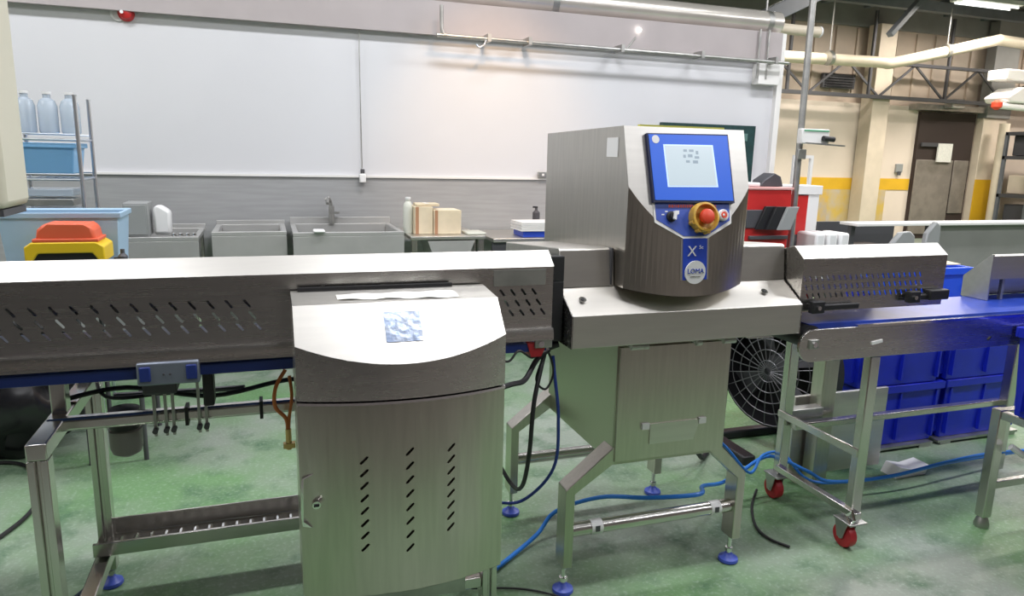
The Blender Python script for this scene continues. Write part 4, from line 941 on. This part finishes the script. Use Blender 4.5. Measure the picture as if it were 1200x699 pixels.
# things on the wall
t = thing('wall_alarm', 'red alarm beacon high on the white wall, near the top left', 'alarm', (-.93, 6.0, 2.52))
MB().lathe((-.90, 6.0, 2.52), [(.055, 0), (.055, .02), (.045, .03), (.04, .05), (.012, .065)], 24, (0, -1, 0)).build('beacon', M['redcab'], t)
MB().lathe((-.955, 6.0, 2.515), [(.05, 0), (.05, .012), (.035, .014), (.033, .004)], 24, (0, -1, 0)).build('ring_mount', M['white'], t)
MB().cyl((-.92, 5.93, 2.52), (-.92, 5.925, 2.52), .012, n=10).build('beacon_lens', M['white'], t)
t = thing('hanging_cable', 'thin grey cable with white plug box hanging down the white wall', 'cable', (.73, 5.9, 1.35))
MB().tube([(.735, 5.93, 2.79), (.732, 5.96, 2.5), (.735, 5.97, 2.0), (.740, 5.97, 1.46)], .004, 6, 3).build('cable', M['zinc'], t)
MB().box(.725, .757, 5.94, 5.975, 1.42, 1.455).build('plug_top', M['greyd'], t, bevel=.004)
MB().box(.715, .765, 5.93, 5.985, 1.345, 1.415).build('plug_box', M['white'], t, bevel=.008)
t = thing('wall_switch', 'small grey switch box on the wall left of the machine head', 'switch', (2.31, 6.0, 1.43))
MB().box(2.27, 2.36, 5.95, 5.99, 1.405, 1.455).build('switch_body', M['zinc'], t, bevel=.004)
MB().box(2.30, 2.32, 5.945, 5.95, 1.42, 1.44).build('rocker', M['white'], t)
t = thing('notice_board', 'dark green board on the white wall behind the machine head', 'board', (3.9, 5.98, 1.36))
MB().box(3.47, 4.50, 5.95, 6.0, 1.36, 1.925).build('board_panel', M['board'], t, bevel=.004)
for k in range(4): MB().box(4.30+.05*(k % 2), 4.36+.05*(k % 2), 5.945, 5.95, 1.45+k*.11, 1.52+k*.11).build('pinned_note', mat('green note', (.10, .20, .18), .6) if k == 0 else bpy.data.materials['green note'], t)

# ================================================================ BACKGROUND, RIGHT
rc = thing('red_cabinet', 'red steel cabinet with grey folders in a front pocket, behind the machine head', 'cabinet', (4.0, 5.1, 0))
MB().box(3.72, 4.16, 4.95, 5.28, 0, 1.365).build('cabinet_body', M['redcab'], rc, bevel=.006)
MB().box(3.72, 4.16, 4.935, 4.95, 1.05, 1.20).build('pocket', M['greyd'], rc, bevel=.004)
MB().box(3.76, 4.14, 4.92, 4.95, .955, .985).build('cabinet_handle', M['greyd'], rc, bevel=.004)
MB().box(3.70, 4.17, 4.94, 5.285, 1.365, 1.385).build('cabinet_top', mat('pinkish top', (.75, .40, .38), .4), rc, bevel=.003)
for k, (x, m, lb) in enumerate(((3.80, 'black', 'black folder leaning in the pocket of the red cabinet, leftmost'), (3.88, 'black', 'black folder leaning in the pocket of the red cabinet, in the middle'), (3.97, 'grey', 'wide grey folder leaning in the pocket of the red cabinet'))):
    o = MB().prism([(x, 1.04), (x+.12, 1.04), (x+.19, 1.23), (x+.08, 1.23)], 4.905-.032*k, 4.932-.032*k, 'y').build('folder', M[m], org=(x, 4.91, 1.04), bevel=.003); tag(o, lb, 'folder')
o = MB().box(3.74, 3.88, 5.0, 5.2, 1.387, 1.42).build('white_tray', M['white'], org=(3.8, 5.1, 1.387), bevel=.01); tag(o, 'white dish on top of the red cabinet', 'dish')
o = MB().prism([(3.92, 1.387), (4.15, 1.387), (4.12, 1.47), (4.05, 1.50), (3.95, 1.44)], 5.05, 5.2, 'y').build('dark_tool', M['greyd'], org=(4.0, 5.1, 1.387), bevel=.01); tag(o, 'dark hand tool lying on top of the red cabinet', 'tool')
r2 = thing('red_cabinet', 'smaller red cabinet with white right edge, right of the grey pole', 'cabinet', (4.45, 5.4, 0))
MB().box(4.28, 4.60, 5.25, 5.55, .95, 1.30).build('cabinet_body', M['redcab'], r2, bevel=.006)
MB().box(4.60, 4.72, 5.25, 5.55, 0, 1.36).build('white_side', M['white'], r2, bevel=.006)
MB().box(4.28, 4.60, 5.26, 5.55, 0, .95).build('lower_body', M['greyd'], r2)
MB().box(4.26, 4.74, 5.24, 5.56, 1.31, 1.39).build('cabinet_top', M['white'], r2, bevel=.004)
for k in range(3):
    o = MB().box(4.42+k*.13, 4.52+k*.13, 4.9, 5.15, .62, 1.0).build('white_canister', M['white'], org=(4.47+k*.13, 5.0, .62), bevel=.02)
    tag(o, ('left', 'middle', 'right')[k] + ' white canister standing below the smaller red cabinet', 'canister', 'white canisters')
t = thing('low_shelf', 'low grey shelf under the white canisters', 'shelf', (4.6, 5.0, 0))
MB().box(4.38, 4.84, 4.86, 5.18, .59, .618).build('shelf_board', M['grey'], t)
for x in (4.40, 4.80): MB().box(x, x+.02, 4.88, 5.16, 0, .59).build('leg', M['tube'], t)
# grey pole with a control box
pl = thing('grey_pole', 'thin grey pole rising to the roof right of the machine head', 'pole', (4.22, 5.0, 0))
MB().cyl((4.25, 5.0, 0), (4.20, 5.0, 4.63), .027, n=18).build('pole_tube', M['zinc'], pl)
MB().lathe((4.25, 5.0, 0), [(.08, 0), (.08, .01), (.04, .02)], 20).build('base_flange', M['zinc'], pl)
t = thing('camera_box', 'pale junction box with green edge and dark nozzle fixed to the grey pole', 'box', (4.3, 4.95, 1.75))
MB().box(4.16, 4.44, 4.90, 4.96, 1.745, 1.865).build('box_body', M['trimw'], t, bevel=.008)
MB().box(4.18, 4.43, 4.895, 4.90, 1.845, 1.858).build('green_edge', mat('green strip', (.15, .42, .25), .4), t)
MB().cyl((4.36, 4.88, 1.79), (4.47, 4.88, 1.785), .022, n=14).build('nozzle', M['black'], t)
MB().bar((4.20, 4.89, 1.75), (4.60, 4.89, 1.735), .012, .012).build('support_arm', M['zinc'], t)
MB().box(4.17, 4.25, 4.93, 4.965, 1.62, 1.70).build('lower_box', M['zinc'], t, bevel=.004)
# tall white stand left of the pole
t = thing('display_stand', 'tall white open stand standing beside the wall end behind the red cabinet', 'frame', (4.2, 5.6, 0))
for x in (4.82, 5.02): MB().box(x, x+.03, 5.75, 5.78, 0, 1.66).build('upright', M['trimw'], t)
for z in (.5, 1.0, 1.35, 1.63): MB().box(4.85, 5.02, 5.75, 5.78, z, z+.03).build('rail', M['trimw'], t)
# long bench at the right
bt = thing('long_bench', 'long narrow white topped bench across the right background', 'bench', (6.3, 5.3, 0))
MB().box(4.95, 8.4, 5.0, 5.22, 1.045, 1.07).build('bench_top', M['trimw'], bt, bevel=.004)
MB().box(5.95, 8.4, 5.06, 5.09, .45, 1.04).build('grey_panel', M['greyp'], bt, bevel=.003)
MB().box(4.97, 5.93, 5.52, 5.55, .3, 1.04).build('dark_panel', M['greyd'], bt, bevel=.003)
for x in (5.0, 5.92, 7.2, 8.36):
    for y in (5.12,): MB().box(x-.025, x+.025, y-.02, y+.02, 0, 1.045).build('leg', M['greyd'], bt)
for k in range(3):
    o = MB().box(5.05, 5.05+.38+.05*k, 5.16, 5.48, .74+k*.04, .765+k*.04).build('stacked_board', M['grey'] if k % 2 else M['doord'], org=(5.2, 5.3, .75+k*.05), bevel=.003)
    tag(o, ('lowest', 'middle', 'top')[k] + ' dark board of the pile under the left end of the long bench', 'board', 'boards under the bench')
o = MB().box(5.06, 5.5, 5.16, 5.5, 0, .735).build('storage_box', M['greyd'], org=(5.2, 5.3, 0), bevel=.01); tag(o, 'dark storage box under the left end of the long bench', 'box')
def chair(x, y, h, m, label, w=.30):
    t = thing('office_chair', label, 'chair', (x, y, 0))
    MB().prism([(x-w/2, .62), (x+w/2, .62), (x+w/2-.02, h-.04), (x+w/2-.07, h), (x-w/2+.12, h-.01), (x-w/2+.04, h-.10)], y, y+.05, 'y').build('backrest', m, t, bevel=.015)
    MB().box(x-.14, x+.14, y-.36, y+.0, .46, .52).build('seat', m, t, bevel=.02)
    MB().cyl((x, y-.2, .08), (x, y-.2, .46), .025, n=12).build('column', M['greyd'], t)
    MB().bar((x, y-.02, .49), (x, y+.06, .70), .05, .02).build('back_support', M['greyd'], t)
    for k in range(5):
        a = 2*pi*k/5; MB().bar((x, y-.2, .09), (x+.13*cos(a), y-.2+.13*sin(a), .06), .03, .03).build('base_arm', M['greyd'], t)
        MB().cyl((x+.13*cos(a)-.012, y-.2+.13*sin(a), .03), (x+.13*cos(a)+.012, y-.2+.13*sin(a), .03), .03, n=14).build('castor', M['black'], t)
chair(5.00, 4.55, 1.05, M['grey'], 'grey chair with a low rounded back before the long bench')
chair(5.32, 4.55, 1.13, M['grey'], 'grey chair with a tall narrow back, right of the low backed one', .20)
# rack with goods far right
rk2 = thing('storage_rack', 'dark steel rack with clutter against the far wall at the right edge', 'rack', (16.2, 11.2, 0))
for x in (14.98, 17.4):
    for y in (10.72, 11.35): MB().box(x-.03, x+.03, y-.03, y+.03, 0, 2.3).build('post', M['beam'], rk2)
for z in (.35, .95, 1.75, 2.25): MB().box(14.95, 17.43, 10.7, 11.38, z, z+.07).build('shelf', M['greyd'], rk2)
random.seed(21)
for k in range(9):
    x = 15.12 + (k % 3)*.78; z = (.425, 1.025, 1.825)[k//3]
    m = [M['grey'], M['greyd'], M['carton'], M['zinc'], M['beigecol']][random.randrange(5)]
    hh = random.uniform(.3, .48)
    o = MB().box(x, x+random.uniform(.35, .52), 10.75, 11.3, z, z+hh).build('stored_box', m, org=(x+.2, 11, z), bevel=.02)
    tag(o, ('left', 'middle', 'right')[k % 3] + ' box on the ' + ('lowest', 'second', 'third')[k//3] + ' shelf of the dark rack at the right edge', 'box', 'boxes on the far rack')
t = thing('white_ductwork', 'white sloping duct hood with red valve near the top right edge', 'duct', (15.5, 10, 3.0))
MB().prism([(12.93, 2.86), (13.25, 3.04), (15.2, 3.02), (15.2, 2.74), (13.0, 2.76)], 9.9, 10.4, 'y').build('hood', M['trimw'], t, bevel=.03)
MB().cyl((12.85, 10.0, 2.70), (15.2, 10.0, 2.64), .06, n=16).build('pipe', M['white'], t)
MB().lathe((12.80, 10.0, 2.70), [(.03, -.08), (.09, -.03), (.09, .05), (.03, .09)], 16).build('red_valve', M['red'], t)
MB().box(12.95, 15.2, 10.0, 10.4, 3.17, 3.36).build('upper_duct', M['trimw'], t, bevel=.02)
MB().cyl((14.4, 10.2, 3.36), (14.4, 10.2, 4.63), .02, n=8).build('hanger_rod', M['zinc'], t)
t = thing('door_handle_box', 'small grey control box on the far wall left of the dark doorway', 'box', (12.75, 12, 1.35))
MB().box(12.68, 12.86, 11.95, 12.0, 1.42, 1.60).build('box_body', M['grey'], t, bevel=.01)
MB().box(12.72, 12.80, 11.93, 11.95, 1.36, 1.44).build('box_lever', M['greyd'], t)
